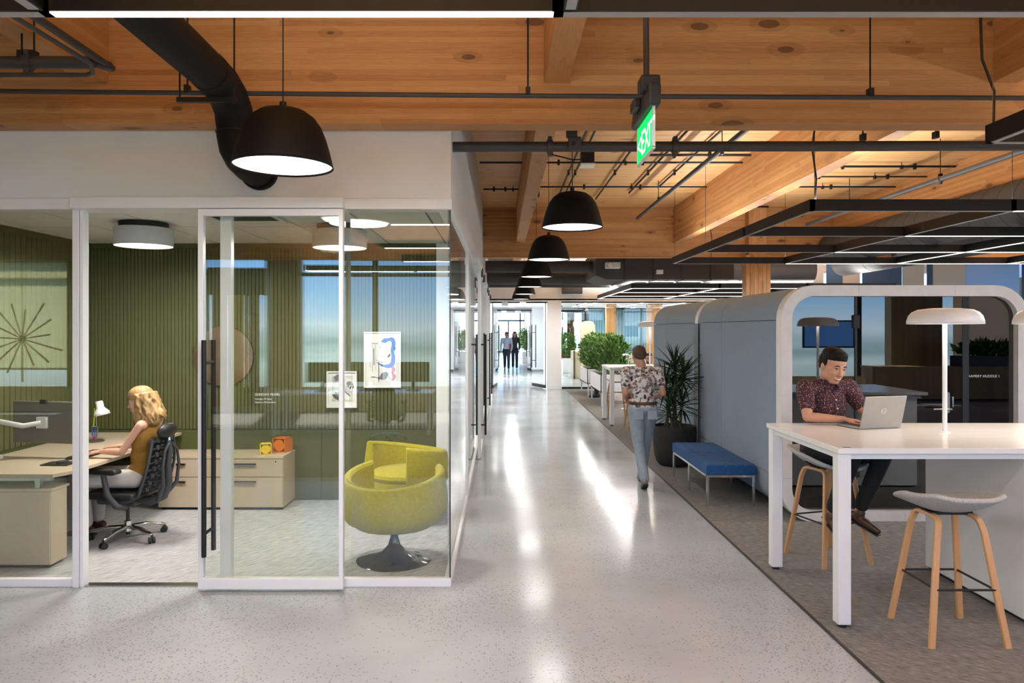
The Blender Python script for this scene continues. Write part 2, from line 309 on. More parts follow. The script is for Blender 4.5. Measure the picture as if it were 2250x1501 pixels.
# ------------------------------------------------------------------ mesh helpers
def wl(o):
    v = Vector((0, 0, 0))
    while o is not None: v += o.location; o = o.parent
    return v
def rotm(d):
    return Vector(d).normalized().to_track_quat('Z', 'Y').to_matrix()
class MB:
    def __init__(s): s.v = []; s.f = []
    def add(s, vs, fs):
        n = len(s.v); s.v += [tuple(p) for p in vs]; s.f += [tuple(i+n for i in f) for f in fs]; return s
    def box(s, x0, y0, z0, x1, y1, z1):
        if x0 > x1: x0, x1 = x1, x0
        if y0 > y1: y0, y1 = y1, y0
        if z0 > z1: z0, z1 = z1, z0
        return s.add([(x0,y0,z0),(x1,y0,z0),(x1,y1,z0),(x0,y1,z0),(x0,y0,z1),(x1,y0,z1),(x1,y1,z1),(x0,y1,z1)],
                     [(0,3,2,1),(4,5,6,7),(0,1,5,4),(1,2,6,5),(2,3,7,6),(3,0,4,7)])
    def obox(s, c, size, rot=(0, 0, 0)):
        R = Euler(rot).to_matrix(); c = Vector(c); h = Vector(size)/2; vs = []
        for z in (-1, 1):
            for x, y in ((-1,-1),(1,-1),(1,1),(-1,1)): vs.append(c + R @ Vector((x*h.x, y*h.y, z*h.z)))
        return s.add(vs, [(0,3,2,1),(4,5,6,7),(0,1,5,4),(1,2,6,5),(2,3,7,6),(3,0,4,7)])
    def cyl(s, p0, p1, r0, r1=None, n=12, cap=True):
        r1 = r0 if r1 is None else r1; p0 = Vector(p0); p1 = Vector(p1); R = rotm(p1-p0)
        vs = [p + R @ Vector((r*math.cos(2*PI*k/n), r*math.sin(2*PI*k/n), 0)) for p, r in ((p0, r0), (p1, r1)) for k in range(n)]
        fs = [(k, (k+1) % n, n+(k+1) % n, n+k) for k in range(n)]
        if cap: fs += [tuple(range(n-1, -1, -1)), tuple(range(n, 2*n))]
        return s.add(vs, fs)
    def tube(s, pts, r, n=8):
        pts = [Vector(p) for p in pts]; rs = r if isinstance(r, (list, tuple)) else [r]*len(pts)
        vs = []; fs = []; m = len(pts); up = None
        for i, p in enumerate(pts):
            d = (pts[min(i+1, m-1)] - pts[max(i-1, 0)]).normalized()
            if up is None: up = Vector((0,0,1)) if abs(d.z) < .9 else Vector((1,0,0))
            x = d.cross(up)
            if x.length < 1e-6: x = d.cross(Vector((0, 1, 0)))
            x.normalize(); y = x.cross(d).normalized(); up = y
            for k in range(n):
                a = 2*PI*k/n; vs.append(p + x*rs[i]*math.cos(a) + y*rs[i]*math.sin(a))
        for i in range(m-1):
            for k in range(n): fs.append((i*n+k, i*n+(k+1) % n, (i+1)*n+(k+1) % n, (i+1)*n+k))
        fs += [tuple(range(n)), tuple(range((m-1)*n+n-1, (m-1)*n-1, -1))]
        return s.add(vs, fs)
    def strip(s, pts, w, t, side=(0, 1, 0)):
        """flat bar swept along pts: width w along side, thickness t"""
        pts = [Vector(p) for p in pts]; side = Vector(side).normalized(); vs = []; m = len(pts)
        for i, p in enumerate(pts):
            d = (pts[min(i+1, m-1)] - pts[max(i-1, 0)]).normalized(); nn = d.cross(side).normalized()
            ww = w[i] if isinstance(w, (list, tuple)) else w
            for a, b in ((-1,-1),(1,-1),(1,1),(-1,1)): vs.append(p + side*a*ww/2 + nn*b*t/2)
        fs = [(i*4+k, i*4+(k+1) % 4, i*4+4+(k+1) % 4, i*4+4+k) for i in range(m-1) for k in range(4)]
        fs += [(3, 2, 1, 0), tuple((m-1)*4+k for k in range(4))]
        return s.add(vs, fs)
    def lathe(s, prof, c=(0, 0, 0), n=32, a0=0, a1=2*PI, ax=None):
        c = Vector(c); full = abs(a1-a0-2*PI) < 1e-6; k = n if full else n+1; m = len(prof); vs = []; R = ax or Matrix.Identity(3)
        for i in range(k):
            a = a0 + (a1-a0)*i/n
            for r, z in prof: vs.append(c + R @ Vector((r*math.cos(a), r*math.sin(a), z)))
        fs = [(i*m+j, ((i+1) % k)*m+j, ((i+1) % k)*m+j+1, i*m+j+1) for i in range(n) for j in range(m-1)]
        return s.add(vs, fs)
    def prism(s, poly, lo, hi, axis='Y'):
        """poly in the two other axes order (X,Z) for Y, (X,Y) for Z, (Y,Z) for X"""
        def P(a, b, h): return {'Y': (a, h, b), 'Z': (a, b, h), 'X': (h, a, b)}[axis]
        n = len(poly); vs = [P(a, b, lo) for a, b in poly] + [P(a, b, hi) for a, b in poly]
        fs = [(k, (k+1) % n, n+(k+1) % n, n+k) for k in range(n)] + [tuple(range(n-1, -1, -1)), tuple(range(n, 2*n))]
        return s.add(vs, fs)
    def ring(s, outer, inner, lo, hi, axis='Y'):
        def P(a, b, h): return {'Y': (a, h, b), 'Z': (a, b, h), 'X': (h, a, b)}[axis]
        n = len(outer); vs = []
        for pl, h in ((outer, lo), (inner, lo), (outer, hi), (inner, hi)): vs += [P(a, b, h) for a, b in pl]
        fs = []
        for k in range(n):
            j = (k+1) % n
            fs += [(k, j, n+j, n+k), (2*n+k, 3*n+k, 3*n+j, 2*n+j), (k, 2*n+k, 2*n+j, j), (n+k, n+j, 3*n+j, 3*n+k)]
        return s.add(vs, fs)
    def ball(s, c, r, seg=16, rings=10, rot=None):
        c = Vector(c); r = (r, r, r) if isinstance(r, (int, float)) else r; R = rot or Matrix.Identity(3)
        vs = [c + R @ Vector((0, 0, -r[2]))]
        for i in range(1, rings):
            t = -PI/2 + PI*i/rings
            for k in range(seg):
                a = 2*PI*k/seg; vs.append(c + R @ Vector((r[0]*math.cos(t)*math.cos(a), r[1]*math.cos(t)*math.sin(a), r[2]*math.sin(t))))
        vs.append(c + R @ Vector((0, 0, r[2]))); fs = []
        for k in range(seg): fs.append((0, 1+(k+1) % seg, 1+k))
        for i in range(rings-2):
            for k in range(seg):
                a = 1+i*seg; fs.append((a+k, a+(k+1) % seg, a+seg+(k+1) % seg, a+seg+k))
        a = 1+(rings-2)*seg; t = len(vs)-1
        for k in range(seg): fs.append((a+k, a+(k+1) % seg, t))
        return s.add(vs, fs)
    def build(s, name, mat, parent=None, smooth=False, bevel=0, seg=2, origin=None, angle=40, subd=0, solid=0):
        me = bpy.data.meshes.new(name)
        if parent is not None: og = wl(parent)
        elif origin is not None: og = Vector(origin)
        else:
            a = np.array([tuple(p) for p in s.v]); og = Vector(((a[:,0].min()+a[:,0].max())/2, (a[:,1].min()+a[:,1].max())/2, a[:,2].min()))
        me.from_pydata([tuple(Vector(p)-og) for p in s.v], [], s.f)
        if s.v and len(s.f) > 0:
            bm = bmesh.new(); bm.from_mesh(me); bmesh.ops.recalc_face_normals(bm, faces=bm.faces); bm.to_mesh(me); bm.free()
        o = bpy.data.objects.new(name, me); C.objects.link(o)
        if parent is not None: o.parent = parent
        else: o.location = og
        me.materials.append(MATS[mat] if isinstance(mat, str) else mat)
        if solid:
            md = o.modifiers.new('s', 'SOLIDIFY'); md.thickness = solid; md.offset = 0
        if bevel:
            md = o.modifiers.new('b', 'BEVEL'); md.width = bevel; md.segments = seg; md.limit_method = 'ANGLE'; md.angle_limit = math.radians(35)
        if subd:
            md = o.modifiers.new('u', 'SUBSURF'); md.levels = subd; md.render_levels = subd
        if smooth or bevel or subd:
            me.shade_smooth()
            if not subd:
                try: me.set_sharp_from_angle(angle=math.radians(angle))
                except Exception: pass
        return o
def thing(name, label, cat, loc, rz=0, group=None):
    o = bpy.data.objects.new(name, None); C.objects.link(o); o.location = loc; o.rotation_euler = (0, 0, rz)
    o.empty_display_size = .1; o['label'] = label; o['category'] = cat
    if group: o['group'] = group
    return o
def tag(o, label, cat, group=None, kind=None):
    o['label'] = label; o['category'] = cat
    if group: o['group'] = group
    if kind: o['kind'] = kind
    return o
def st(o, label=None):
    o['kind'] = 'structure'
    if label: o['label'] = label
    return o
def stx(name, label, loc):
    o = bpy.data.objects.new(name, None); C.objects.link(o); o.location = loc; o['kind'] = 'structure'; o['label'] = label
    return o
def copy_tree(o, loc=None, rz=None, label=None, group=None, parent=None):
    c = o.copy(); C.objects.link(c)
    if parent is not None: c.parent = parent
    if loc is not None: c.location = loc
    if rz is not None: c.rotation_euler = (0, 0, rz)
    if label: c['label'] = label
    if group: c['group'] = group
    for ch in o.children: copy_tree(ch, parent=c)
    return c
F = 1600.0
def X_(px, Y): return (px-1101)*Y/F
def Z_(py, Y): return EYE + (724-py)*Y/F
def rrect(x0, z0, x1, z1, r, n=8):
    pts = []
    for cx, cz, a in ((x1-r, z1-r, 0), (x0+r, z1-r, PI/2), (x0+r, z0+r, PI), (x1-r, z0+r, 1.5*PI)):
        for k in range(n+1):
            t = a + PI/2*k/n; pts.append((cx+r*math.cos(t), cz+r*math.sin(t)))
    return pts
FONT_H = {}
def text(name, s, size, loc, rot, mat, parent, depth=.001, align='LEFT', spacing=1.0):
    cu = bpy.data.curves.new(name, 'FONT'); cu.body = s; cu.size = size; cu.extrude = depth; cu.align_x = align; cu.space_character = spacing
    to = bpy.data.objects.new(name, cu); C.objects.link(to); bpy.context.view_layer.update()
    dg = bpy.context.evaluated_depsgraph_get(); me = bpy.data.meshes.new_from_object(to.evaluated_get(dg))
    bpy.data.objects.remove(to); me.name = name; o = bpy.data.objects.new(name, me); C.objects.link(o)
    me.materials.clear(); me.materials.append(MATS[mat]); o.rotation_euler = rot
    if parent is not None: o.parent = parent; o.location = Vector(loc)-wl(parent)
    else: o.location = loc
    return o
# ------------------------------------------------------------------ structure
WX = -.36          # corridor face of the office wall
GP = 5.23          # front plane of the corner office
BW = 7.88          # back wall of the corner office
DECK = 4.26
st(MB().box(-14.5, -6.2, -.15, 20, 62, 0).build('floor', 'concrete', origin=(0, 0, 0)), 'pale polished concrete floor')
st(MB().box(-4.44, 5.30, 0, -.42, BW, .006).build('floor_carpet', 'office_carpet'), 'light grey streaked office carpet')
st(MB().box(2.0, -2, 0, 14, 22.4, .008).build('floor_carpet', 'lounge_carpet'), 'dark grey woven carpet of the lounge side')
st(MB().box(1.985, -2, 0, 2.0, 22.4, .011).build('trim_1', 'pipe_grey'), 'dark metal edge between carpet and concrete')
st(MB().box(-14.5, -6.2, DECK, 20, 22.7, DECK+.15).build('ceiling', 'deck_wood', origin=(0, 0, DECK)), 'timber deck ceiling')

# girders along X, joists along Y
girders = [(-4.6, -4.4, 3.275), (5.04, 5.225, 3.275), (14.40, 14.60, 3.275)]
for (a, b, z) in girders:
    st(MB().box(-14.4, a, z, 16, b, DECK).build('girder', 'glulam_x', bevel=.004, seg=1), 'orange glued-laminated timber girder')
for x in (-6.0, -2.89, .296, 3.40, 6.55, 9.7, 12.85):
    wd = .175
    for (a, b) in ((-4.4, 5.04), (5.225, 14.40), (14.60, 22.6)):
        if b < 15 and x < -.4 and a > 0: continue
        st(MB().box(x, a, 3.557, x+wd, b, DECK).build('joist', 'glulam_y', bevel=.004, seg=1), 'timber joist between the girders')
# wooden columns
def column(x0, x1, y0, y1, z1, label, mat='column_wood'):
    r = stx('wood_column', label, ((x0+x1)/2, (y0+y1)/2, 0))
    n = max(2, round((x1-x0)/.085)); 
    for k in range(n):
        a = x0+(x1-x0)*k/n; b = x0+(x1-x0)*(k+1)/n
        MB().box(a+.001, y0, 0, b-.001, y1, z1).build('lamella', mat, r, bevel=.003, seg=1)
    return r
column(4.76, 5.24, 14.15, 14.39, 3.3, 'wooden column behind the blue pods')
c = stx('beam_seat', 'upper half of the wooden column', (5, 14.3, 3.3))
MB().box(4.83, 14.20, 3.3, 5.18, 14.39, DECK-.03).build('post', 'column_wood', c, bevel=.004, seg=1)
MB().box(4.80, 14.18, DECK-.03, 5.21, 14.39, DECK-.005).build('steel_cap', 'black_metal', c)

st(MB().box(-14, -6, 0, 1.985, 1.4, .006).build('floor_carpet', 'lounge_carpet'), 'dark carpet behind the viewer')  # unseen carpet added so the office glass reflects a darker floor
# ---- office block : soffit walls
st(MB().box(-14.4, GP, 2.78, WX, GP+.12, 3.272).box(-14.4, GP+.002, 3.272, WX-.002, GP+.12, DECK).build('wall_front', 'white_paint'), 'white soffit wall over the glass office front')
st(MB().box(WX-.12, GP+.12, 2.78, WX, 22.6, DECK).build('wall_corridor', 'white_paint'), 'white soffit wall along the corridor')
# ceilings inside the offices : tiles
ct = stx('ceiling', 'suspended white office ceiling', (-2.4, 6.5, 2.78))
MB().box(-14.4, GP+.12, 2.795, WX-.12, 22.6, 2.83).build('backing', 'duct_grey', ct)
xs = [-.48, -.60-.61*0] + [-.60-.61*k for k in range(1, 7)] + [-4.44]
ys = [GP+.12, 5.38, 6.60, 7.82, BW]
hole = (-2.43, -1.82, 5.38, 6.60)
for i in range(len(xs)-1):
    for j in range(len(ys)-1):
        x1, x0 = xs[i], xs[i+1]
        if abs(x1-x0) < .03 or abs(ys[j+1]-ys[j]) < .035: continue
        if abs(x0-hole[0]) < .02 and abs(ys[j]-hole[2]) < .02: continue
        MB().box(x0+.007, ys[j]+.007, 2.78, x1-.007, ys[j+1]-.007, 2.795).build('tile', 'ceiling_tile', ct)
g = stx('air_grille', 'recessed white return air grille', (-2.125, 6.0, 2.78))
MB().box(-2.42, 5.39, 2.78, -1.83, 5.75, 2.79).box(-2.42, 6.25, 2.78, -1.83, 6.59, 2.79).box(-2.42, 5.75, 2.765, -2.38, 6.25, 2.79).box(-1.87, 5.75, 2.765, -1.83, 6.25, 2.79).build('frame', 'ceiling_tile', g)
for k in range(9): MB().obox((-2.125, 5.80+.05*k, 2.782), (.50, .035, .004), (.6, 0, 0)).build('louvre', 'duct_grey', g)

# back wall of the corner office : flat base panels and vertical slats
bw = stx('wall_back', 'olive green slatted back wall of the corner office', (-2.6, BW, 0))
MB().box(-4.56, BW, 0, -.70, BW+.12, 2.80).build('core', 'green_panel', bw)
seams = [-4.44, -3.10, -1.94, -.71]
for a, b in zip(seams[:-1], seams[1:]): MB().box(a+.003, BW-.014, .02, b-.003, BW, .762).build('base_panel', 'green_panel', bw, bevel=.002, seg=1)
n = 94; me0 = None
for k in range(n):
    x = -4.44 + (4.44-.71)*k/n; wd = (4.44-.71)/n
    if me0 is None:
        s0 = MB().box(x+.0025, BW-.012, .772, x+wd-.0035, BW, 2.72).build('slat', 'green_slat', bw, bevel=.003, seg=1); me0 = s0
    else:
        s1 = s0.copy(); C.objects.link(s1); s1.location = s0.location + Vector((wd*k, 0, 0))
lw = stx('wall_left', 'dark olive side wall of the corner office', (-4.44, 6.6, 0))
MB().box(-4.56, GP+.12, 0, -4.44, BW, 2.80).build('core', 'green_panel', lw)
s0 = None
for k in range(32):
    y = 5.42 + .076*k
    if s0 is None: s0 = MB().box(-4.44, y+.004, .772, -4.425, y+.072, 2.72).build('slat', 'green_slat', lw, bevel=.003, seg=1); y00 = y
    else: s1 = s0.copy(); C.objects.link(s1); s1.location = s0.location + Vector((0, y-y00, 0))
st(MB().box(-.70, BW-.02, 0, -.46, BW+.12, 2.78).build('trim_2', 'white_paint'), 'white wall end beside the slatted wall')
st(MB().box(WX-.10, BW, 0, WX, BW+.10, 2.78).build('trim_3', 'white_metal'), 'white post in the corridor glass')

# neighbouring offices along the corridor
for k, y in enumerate((12.4, 17.4, 22.5)):
    st(MB().box(-4.5, y, 0, WX-.02, y+.12, 2.8).build('wall_%s' % ('second', 'third', 'fourth')[k], 'white_paint'), 'white partition between offices')
st(MB().box(-4.56, BW+.12, 0, -4.44, 22.6, 2.80).build('wall_offices', 'cream'), 'cream outer wall of the corridor offices')

# ---- glazing of the front
gf = stx('window_1', 'fixed glass front left of the office door', (-3.8, GP, 0))
MB().box(-6.5, GP+.015, .08, X_(162, GP), GP+.027, 2.71).build('pane', 'front_glass', gf)
MB().box(-6.5, GP, 0, X_(162, GP), GP+.05, .055).build('bottom_rail', 'white_metal', gf, bevel=.003)
MB().box(X_(162, GP), GP-.02, 0, X_(176, GP), GP+.06, 2.71).build('post', 'white_metal', gf, bevel=.003)
MB().box(X_(177.5, GP), GP-.015, 0, X_(185, GP), GP+.06, 2.71).build('post', 'white_metal', gf, bevel=.003)
MB().box(-6.5, GP-.03, 2.71, X_(160, GP), GP+.12, 2.785).build('head_rail', 'white_metal', gf, bevel=.003)
MB().box(X_(158, 5.15), 5.12, 2.705, X_(755, 5.15), GP+.12, 2.782).build('track_cover', 'white_metal', gf, bevel=.003)
gf2 = stx('window_2', 'fixed glass front right of the office door', (-1.2, GP, 0))
MB().box(X_(505, 5.26), GP+.02, .055, WX-.012, GP+.032, 2.71).build('pane', 'front_glass', gf2)
MB().box(X_(487, 5.26), GP, .0, X_(511, 5.26), GP+.06, 2.71).build('post', 'white_metal', gf2, bevel=.003)
MB().box(X_(511, 5.26), GP, 0, WX, GP+.05, .06).build('bottom_rail', 'white_metal', gf2, bevel=.003)
MB().box(X_(755, GP), GP-.03, 2.71, WX+.01, GP+.12, 2.785).build('head_rail', 'white_metal', gf2, bevel=.003)
MB().box(WX-.012, GP+.02, .06, WX-.004, GP+.034, 2.71).build('corner_seal', 'black_plastic', gf2)
gs = stx('window_3', 'corridor side glass of the corner office', (WX, 6.5, 0))
MB().box(WX-.025, GP+.034, .055, WX-.013, BW, 2.71).build('pane', 'front_glass', gs)
MB().box(WX-.05, GP+.05, 0, WX, BW, .055).build('bottom_rail', 'white_metal', gs, bevel=.003)
MB().box(WX-.10, GP+.12, 2.71, WX+.012, 22.6, 2.785).build('head_rail', 'white_metal', gs, bevel=.003)
st(MB().box(X_(186, 5.25), GP, 0, X_(437, 5.25), GP+.07, .009).build('trim_4', 'steel'), 'metal floor track in the open doorway')
# sliding door
def bar_handle(root, p, axis, z0, z1, off=.055, r=.017):
    """pair of pull bars either side of a leaf; axis = direction through the leaf"""
    p = Vector(p); a = Vector(axis)
    h = MB()
    h.cyl((p.x+a.x*off, p.y+a.y*off, z0), (p.x+a.x*off, p.y+a.y*off, z1), r, n=12).cyl((p.x-a.x*off, p.y-a.y*off, z0), (p.x-a.x*off, p.y-a.y*off, z1), r, n=12)
    hh = h.build('handle', 'black_metal', root, smooth=True)
    for z in (z0+.16, z1-.16):
        MB().cyl((p.x-a.x*off, p.y-a.y*off, z), (p.x+a.x*off, p.y+a.y*off, z), r*.7, n=8).build('standoff', 'black_metal', hh, smooth=True)
d = stx('door_1', 'white-framed glass sliding door standing open', (-1.62, 5.15, 0))
xa, xb = X_(437, 5.14), X_(755, 5.14)
MB().ring([(xa, .02), (xb, .02), (xb, 2.70), (xa, 2.70)], [(xa+.036, .095), (xb-.03, .095), (xb-.03, 2.65), (xa+.036, 2.65)], 5.12, 5.17).build('frame', 'white_metal', d, bevel=.003)
MB().box(xa+.036, 5.139, .095, xb-.03, 5.151, 2.65).build('pane', 'front_glass', d)
bar_handle(d, (xa+.058, 5.17, 0), (0, 1, 0), .26, 1.775, off=.085)
for i, (s, sz, z) in enumerate((('SUNDAY PEARL', .0245, 1.383), ('Principal, VP Sales', .0155, 1.354), ('Seashore Merchandise', .0155, 1.331))):
    text('lettering', s, sz, (X_(560, 5.137), 5.1375, z), (PI/2, 0, 0), 'label_white', d, .0006, spacing=1.05)

# corridor side : further glass fronts and sliding doors
def side_front(y0, y1, door, n):
    g = stx('window_%d' % n, 'glass front of a corridor office', (WX, (y0+y1)/2, 0))
    MB().box(WX-.03, y0, .05, WX-.018, y1, 2.71).build('pane', 'clear_glass', g)
    MB().box(WX-.06, y0, 0, WX, y1, .055).build('bottom_rail', 'white_metal', g, bevel=.003)
    for y in (y0, y1-.07): MB().box(WX-.07, y, 0, WX+.002, y+.07, 2.71).build('post', 'white_metal', g, bevel=.003)
    a, b = door
    d = stx('door_%d' % (n-2), 'glass sliding door of a corridor office', (WX+.05, (a+b)/2, 0))
    MB().ring([(a, .02), (b, .02), (b, 2.69), (a, 2.69)], [(a+.06, .10), (b-.06, .10), (b-.06, 2.63), (a+.06, 2.63)], WX+.03, WX+.075, 'X').build('frame', 'white_metal', d, bevel=.003)
    MB().box(WX+.046, a+.06, .10, WX+.056, b-.06, 2.63).build('pane', 'clear_glass', d)
    bar_handle(d, (WX+.052, b-.10, 0), (1, 0, 0), .17, 1.77, off=.06)
    MB().box(WX+.012, a-.9, 2.69, WX+.085, b+.1, 2.78).build('track_cover', 'white_metal', d, bevel=.003)
    for y in (a+.12, b-.12): MB().cyl((WX+.088, y, 2.60), (WX+.088, y, 2.72), .018, n=8).build('roller', 'black_plastic', d)
side_front(BW+.10, 12.4, (10.3, 11.7), 4)
side_front(12.52, 17.4, (14.8, 16.2), 5)
side_front(17.52, 22.5, (17.9, 19.1), 6)

# ---- far cross wall at Y = 22.6
FY = 22.6
st(MB().box(7.2, 19.3, 0, 7.3, FY+.1, DECK).box(WX-.2, FY, 2.72, 7.3, FY+.15, DECK).box(1.44, FY-.02, 0, 1.87, FY+.17, 2.72).build('wall_far', 'white_paint'), 'white cross wall at the corridor end')
st(MB().box(1.43, FY-.035, 0, 1.88, FY-.02, .12).build('baseboard_far', 'white_paint', bevel=.004), 'white baseboard of the pier')
g = stx('window_7', 'black-railed glass wall right of the pier', (4, FY, 0))
MB().box(1.87, FY+.05, 2.68, 7.3, FY+.11, 2.72).build('head_rail', 'black_metal', g)
MB().box(1.87, FY+.05, 0, 7.3, FY+.11, .06).build('bottom_rail', 'black_metal', g)
for k in range(3): MB().box(1.88+1.8*k, FY+.075, .06, 1.88+1.8*(k+1)-.01, FY+.085, 2.68).build('pane', 'clear_glass', g)
# first glass door set (open leaves)
g = stx('window_8', 'black head track over the open corridor doors', (.55, FY, 2.7))
MB().box(WX, FY+.02, 2.67, 1.44, FY+.10, 2.71).build('head_rail', 'black_metal', g)
for x in (.02, .58): MB().box(x, FY-.02, 2.585, x+.20, FY+.02, 2.70).build('closer_cover', 'steel', g, bevel=.004)
def leaf(n, x, y0, dx, dy, w=1.05):
    """frameless glass leaf hinged at (x,y0), opening direction (dx,dy)"""
    d = stx('door_%d' % n, 'frameless glass corridor door leaf with long pull bars', (x, y0, 0))
    a = math.atan2(dy, dx); cx, cy_ = x+dx*w/2, y0+dy*w/2
    MB().obox((cx, cy_, 1.34), (w, .012, 2.60), (0, 0, a)).build('pane', 'clear_glass', d)
    MB().obox((cx, cy_, .07), (w, .035, .10), (0, 0, a)).build('shoe_rail', 'black_metal', d)
    MB().cyl((x, y0, .02), (x, y0, 2.68), .012, n=8).build('pivot', 'black_metal', d)
    hx, hy = x+dx*(w-.12), y0+dy*(w-.12); nx, ny = -dy, dx
    for s in (-1, 1):
        h = MB().cyl((hx+nx*.07*s, hy+ny*.07*s, .62), (hx+nx*.07*s, hy+ny*.07*s, 2.0), .016, n=8).build('handle', 'black_metal', d, smooth=True)
    for z in (.85, 1.75): MB().cyl((hx-nx*.07, hy-ny*.07, z), (hx+nx*.07, hy+ny*.07, z), .011, n=6).build('standoff', 'black_metal', h)
leaf(6, -.26, FY+.05, .12, 1.0)
leaf(7, 1.38, FY+.05, -.35, .94)
# vestibule and second door set at Y = 32
SY = 32.0
st(MB().box(1.60, FY+.2, 0, 1.72, 27.5, 2.78).build('wall_vestibule', 'white_paint'), 'white vestibule wall')
st(MB().box(WX-.2, SY, 2.72, 8.5, SY+.15, 3.4).box(1.34, SY, 0, 2.6, SY+.15, 2.72).build('wall_second', 'white_paint'), 'white wall around the second doors')
st(MB().box(-1.0, FY, 2.76, 9.2, 40, 2.80).build('ceiling_vestibule', 'white_paint'), 'white ceiling past the corridor doors')
st(MB().box(WX-.1, FY+.15, 0, WX, 44, 2.76).build('wall_hall', 'white_paint'), 'white hall wall on the left')
st(MB().box(1.34, SY-.02, 0, 2.0, SY, .09).build('baseboard_second', 'black_metal'), 'dark baseboard')
g = stx('window_9', 'black head track over the second doors', (.5, SY, 2.7))
MB().box(WX, SY-.04, 2.67, 1.34, SY+.04, 2.71).build('head_rail', 'black_metal', g)
for x in (.0, .62): MB().box(x, SY-.06, 2.56, x+.24, SY-.03, 2.68).build('closer_cover', 'steel', g)
leaf(8, -.24, SY+.02, .10, 1.0, .95)
leaf(9, 1.30, SY+.02, -.10, 1.0, .95)
# lobby and storefront
st(MB().box(1.9, 38, 0, 2.05, 59, 3.6).box(-4, 44, 0, -3.9, 59, 3.6).build('wall_lobby', 'white_paint'), 'white lobby walls')
st(MB().box(-4, 40, 3.6, 9, 59.2, 3.7).box(-4, 40, 2.76, 9, 40.1, 3.6).build('ceiling_lobby', 'white_paint'), 'white lobby ceiling')
g = stx('window_10', 'dark-framed storefront doors at the far end', (.2, 59, 0))
for x0, x1, z0, z1 in ((-4, 2, 2.5, 2.62), (-4, 2, 3.45, 3.6), (-4, 2, 0, .12)): MB().box(x0, 59, z0, x1, 59.1, z1).build('rail', 'duct_grey', g)
for x in (-4, -2.2, -.35, .60, 1.55, 1.93): MB().box(x-.05, 59, 0, x+.05, 59.1, 3.5 if x != .6 else 2.5).build('mullion', 'duct_grey', g)
MB().box(-4, 59.04, .1, 2, 59.05, 3.5).build('pane', 'clear_glass', g)

# ---- right hand room behind the glass wall
st(MB().box(3.6, 31.2, 0, 9, 31.3, .80).box(3.6, 31.2, 2.62, 9, 31.3, 2.78).build('wall_booths', 'white_paint'), 'white sill and head of the far windows')
g = stx('window_11', 'far windows behind the sheer curtain', (5, 31.2, 0))
for k in range(5): MB().box(3.62+1.3*k, 31.22, .8, 3.66+1.3*k, 31.28, 2.62).build('mullion', 'duct_grey', g)
st(MB().box(9.0, FY, 0, 9.15, 40, 2.8).build('wall_room_right', 'white_paint'), 'white side wall of the far room')
for (pa, pb, y) in ((1332, 1354, 25.9), (1423, 1456, 25.9), (1247, 1262, 36.0), (1279, 1295, 36.0)):
    x0, x1 = X_(pa, y), X_(pb, y)
    st(MB().box(x0, y, 0, x1, y+.25, 2.76).build('wood_column', 'column_wood', bevel=.004, seg=1), 'wooden column in the far room')

g = stx('window_13', 'black-based glass wall of the second room', (2.9, 32.1, 0))
MB().box(2.6, 32.06, 0, 3.6, 32.14, .09).build('bottom_rail', 'black_metal', g)
MB().box(2.6, 32.06, 2.60, 3.6, 32.14, 2.76).build('head_rail', 'black_metal', g)
MB().box(2.6, 32.09, .09, 3.6, 32.1, 2.6).build('pane', 'clear_glass', g)
MB().box(3.56, 31.2, 0, 3.64, 32.14, 2.76).build('post', 'duct_grey', g)
g = stx('window_14', 'bright windows of the second room', (5, 39.5, 0))
for k in range(6): MB().box(2.1+1.2*k, 39.5, .5, 2.16+1.2*k, 39.6, 2.76).build('mullion', 'duct_grey', g)
MB().box(2.05, 39.5, 0, 9, 39.6, .5).build('sill', 'white_paint', g)

# ---- walls around the large space
g = stx('wall_rear', 'window wall behind the viewer', (0, -6, 0))
MB().box(-14.5, -6.15, 0, 16, -6, .56).build('sill_wall', 'cream', g)
MB().box(-14.5, -6.15, 3.42, 16, -6, DECK).build('head_wall', 'panel_wood', g)
for a, b, mt in ((-9.75, -6.80, 'dark_brown'), (-5.25, -4.50, 'panel_wood'), (-.95, -.2, 'panel_wood'), (3.3, 4.05, 'panel_wood'), (7.2, 7.95, 'panel_wood'), (10.7, 12.1, 'panel_wood')):
    MB().box(a, -6.2, .56, b, -5.85, 3.42).build('pier', mt, g)
for x in (-2.92, 1.2, 5.9, 9.85): MB().box(x, -6.12, .56, x+.12, -6.02, 3.42).build('mullion', 'pipe_grey', g)
MB().box(-14.5, -6.12, 3.05, 16, -6.04, 3.13).build('transom', 'pipe_grey', g)
st(MB().box(-14.5, -6.2, 0, -14.4, 6, DECK).build('wall_west', 'white_paint'), 'white wall of the far left')
g = stx('wall_east', 'window wall of the lounge side', (15.5, 8, 0))  # side openings added to let sky light into the lounge
MB().box(15.5, -6.2, 0, 15.6, 22.6, .6).box(15.5, -6.2, 3.4, 15.6, 22.6, DECK).build('sill_wall', 'white_paint', g)
for k in range(10): MB().box(15.45, -6.2+3.1*k, .6, 15.6, -5.7+3.1*k, 3.4).build('pier', 'panel_wood', g)
area('east_portal', (15.4, 8, 2.0), 28, 2.8, 1, rot=(PI/2, 0, PI/2), portal=True)
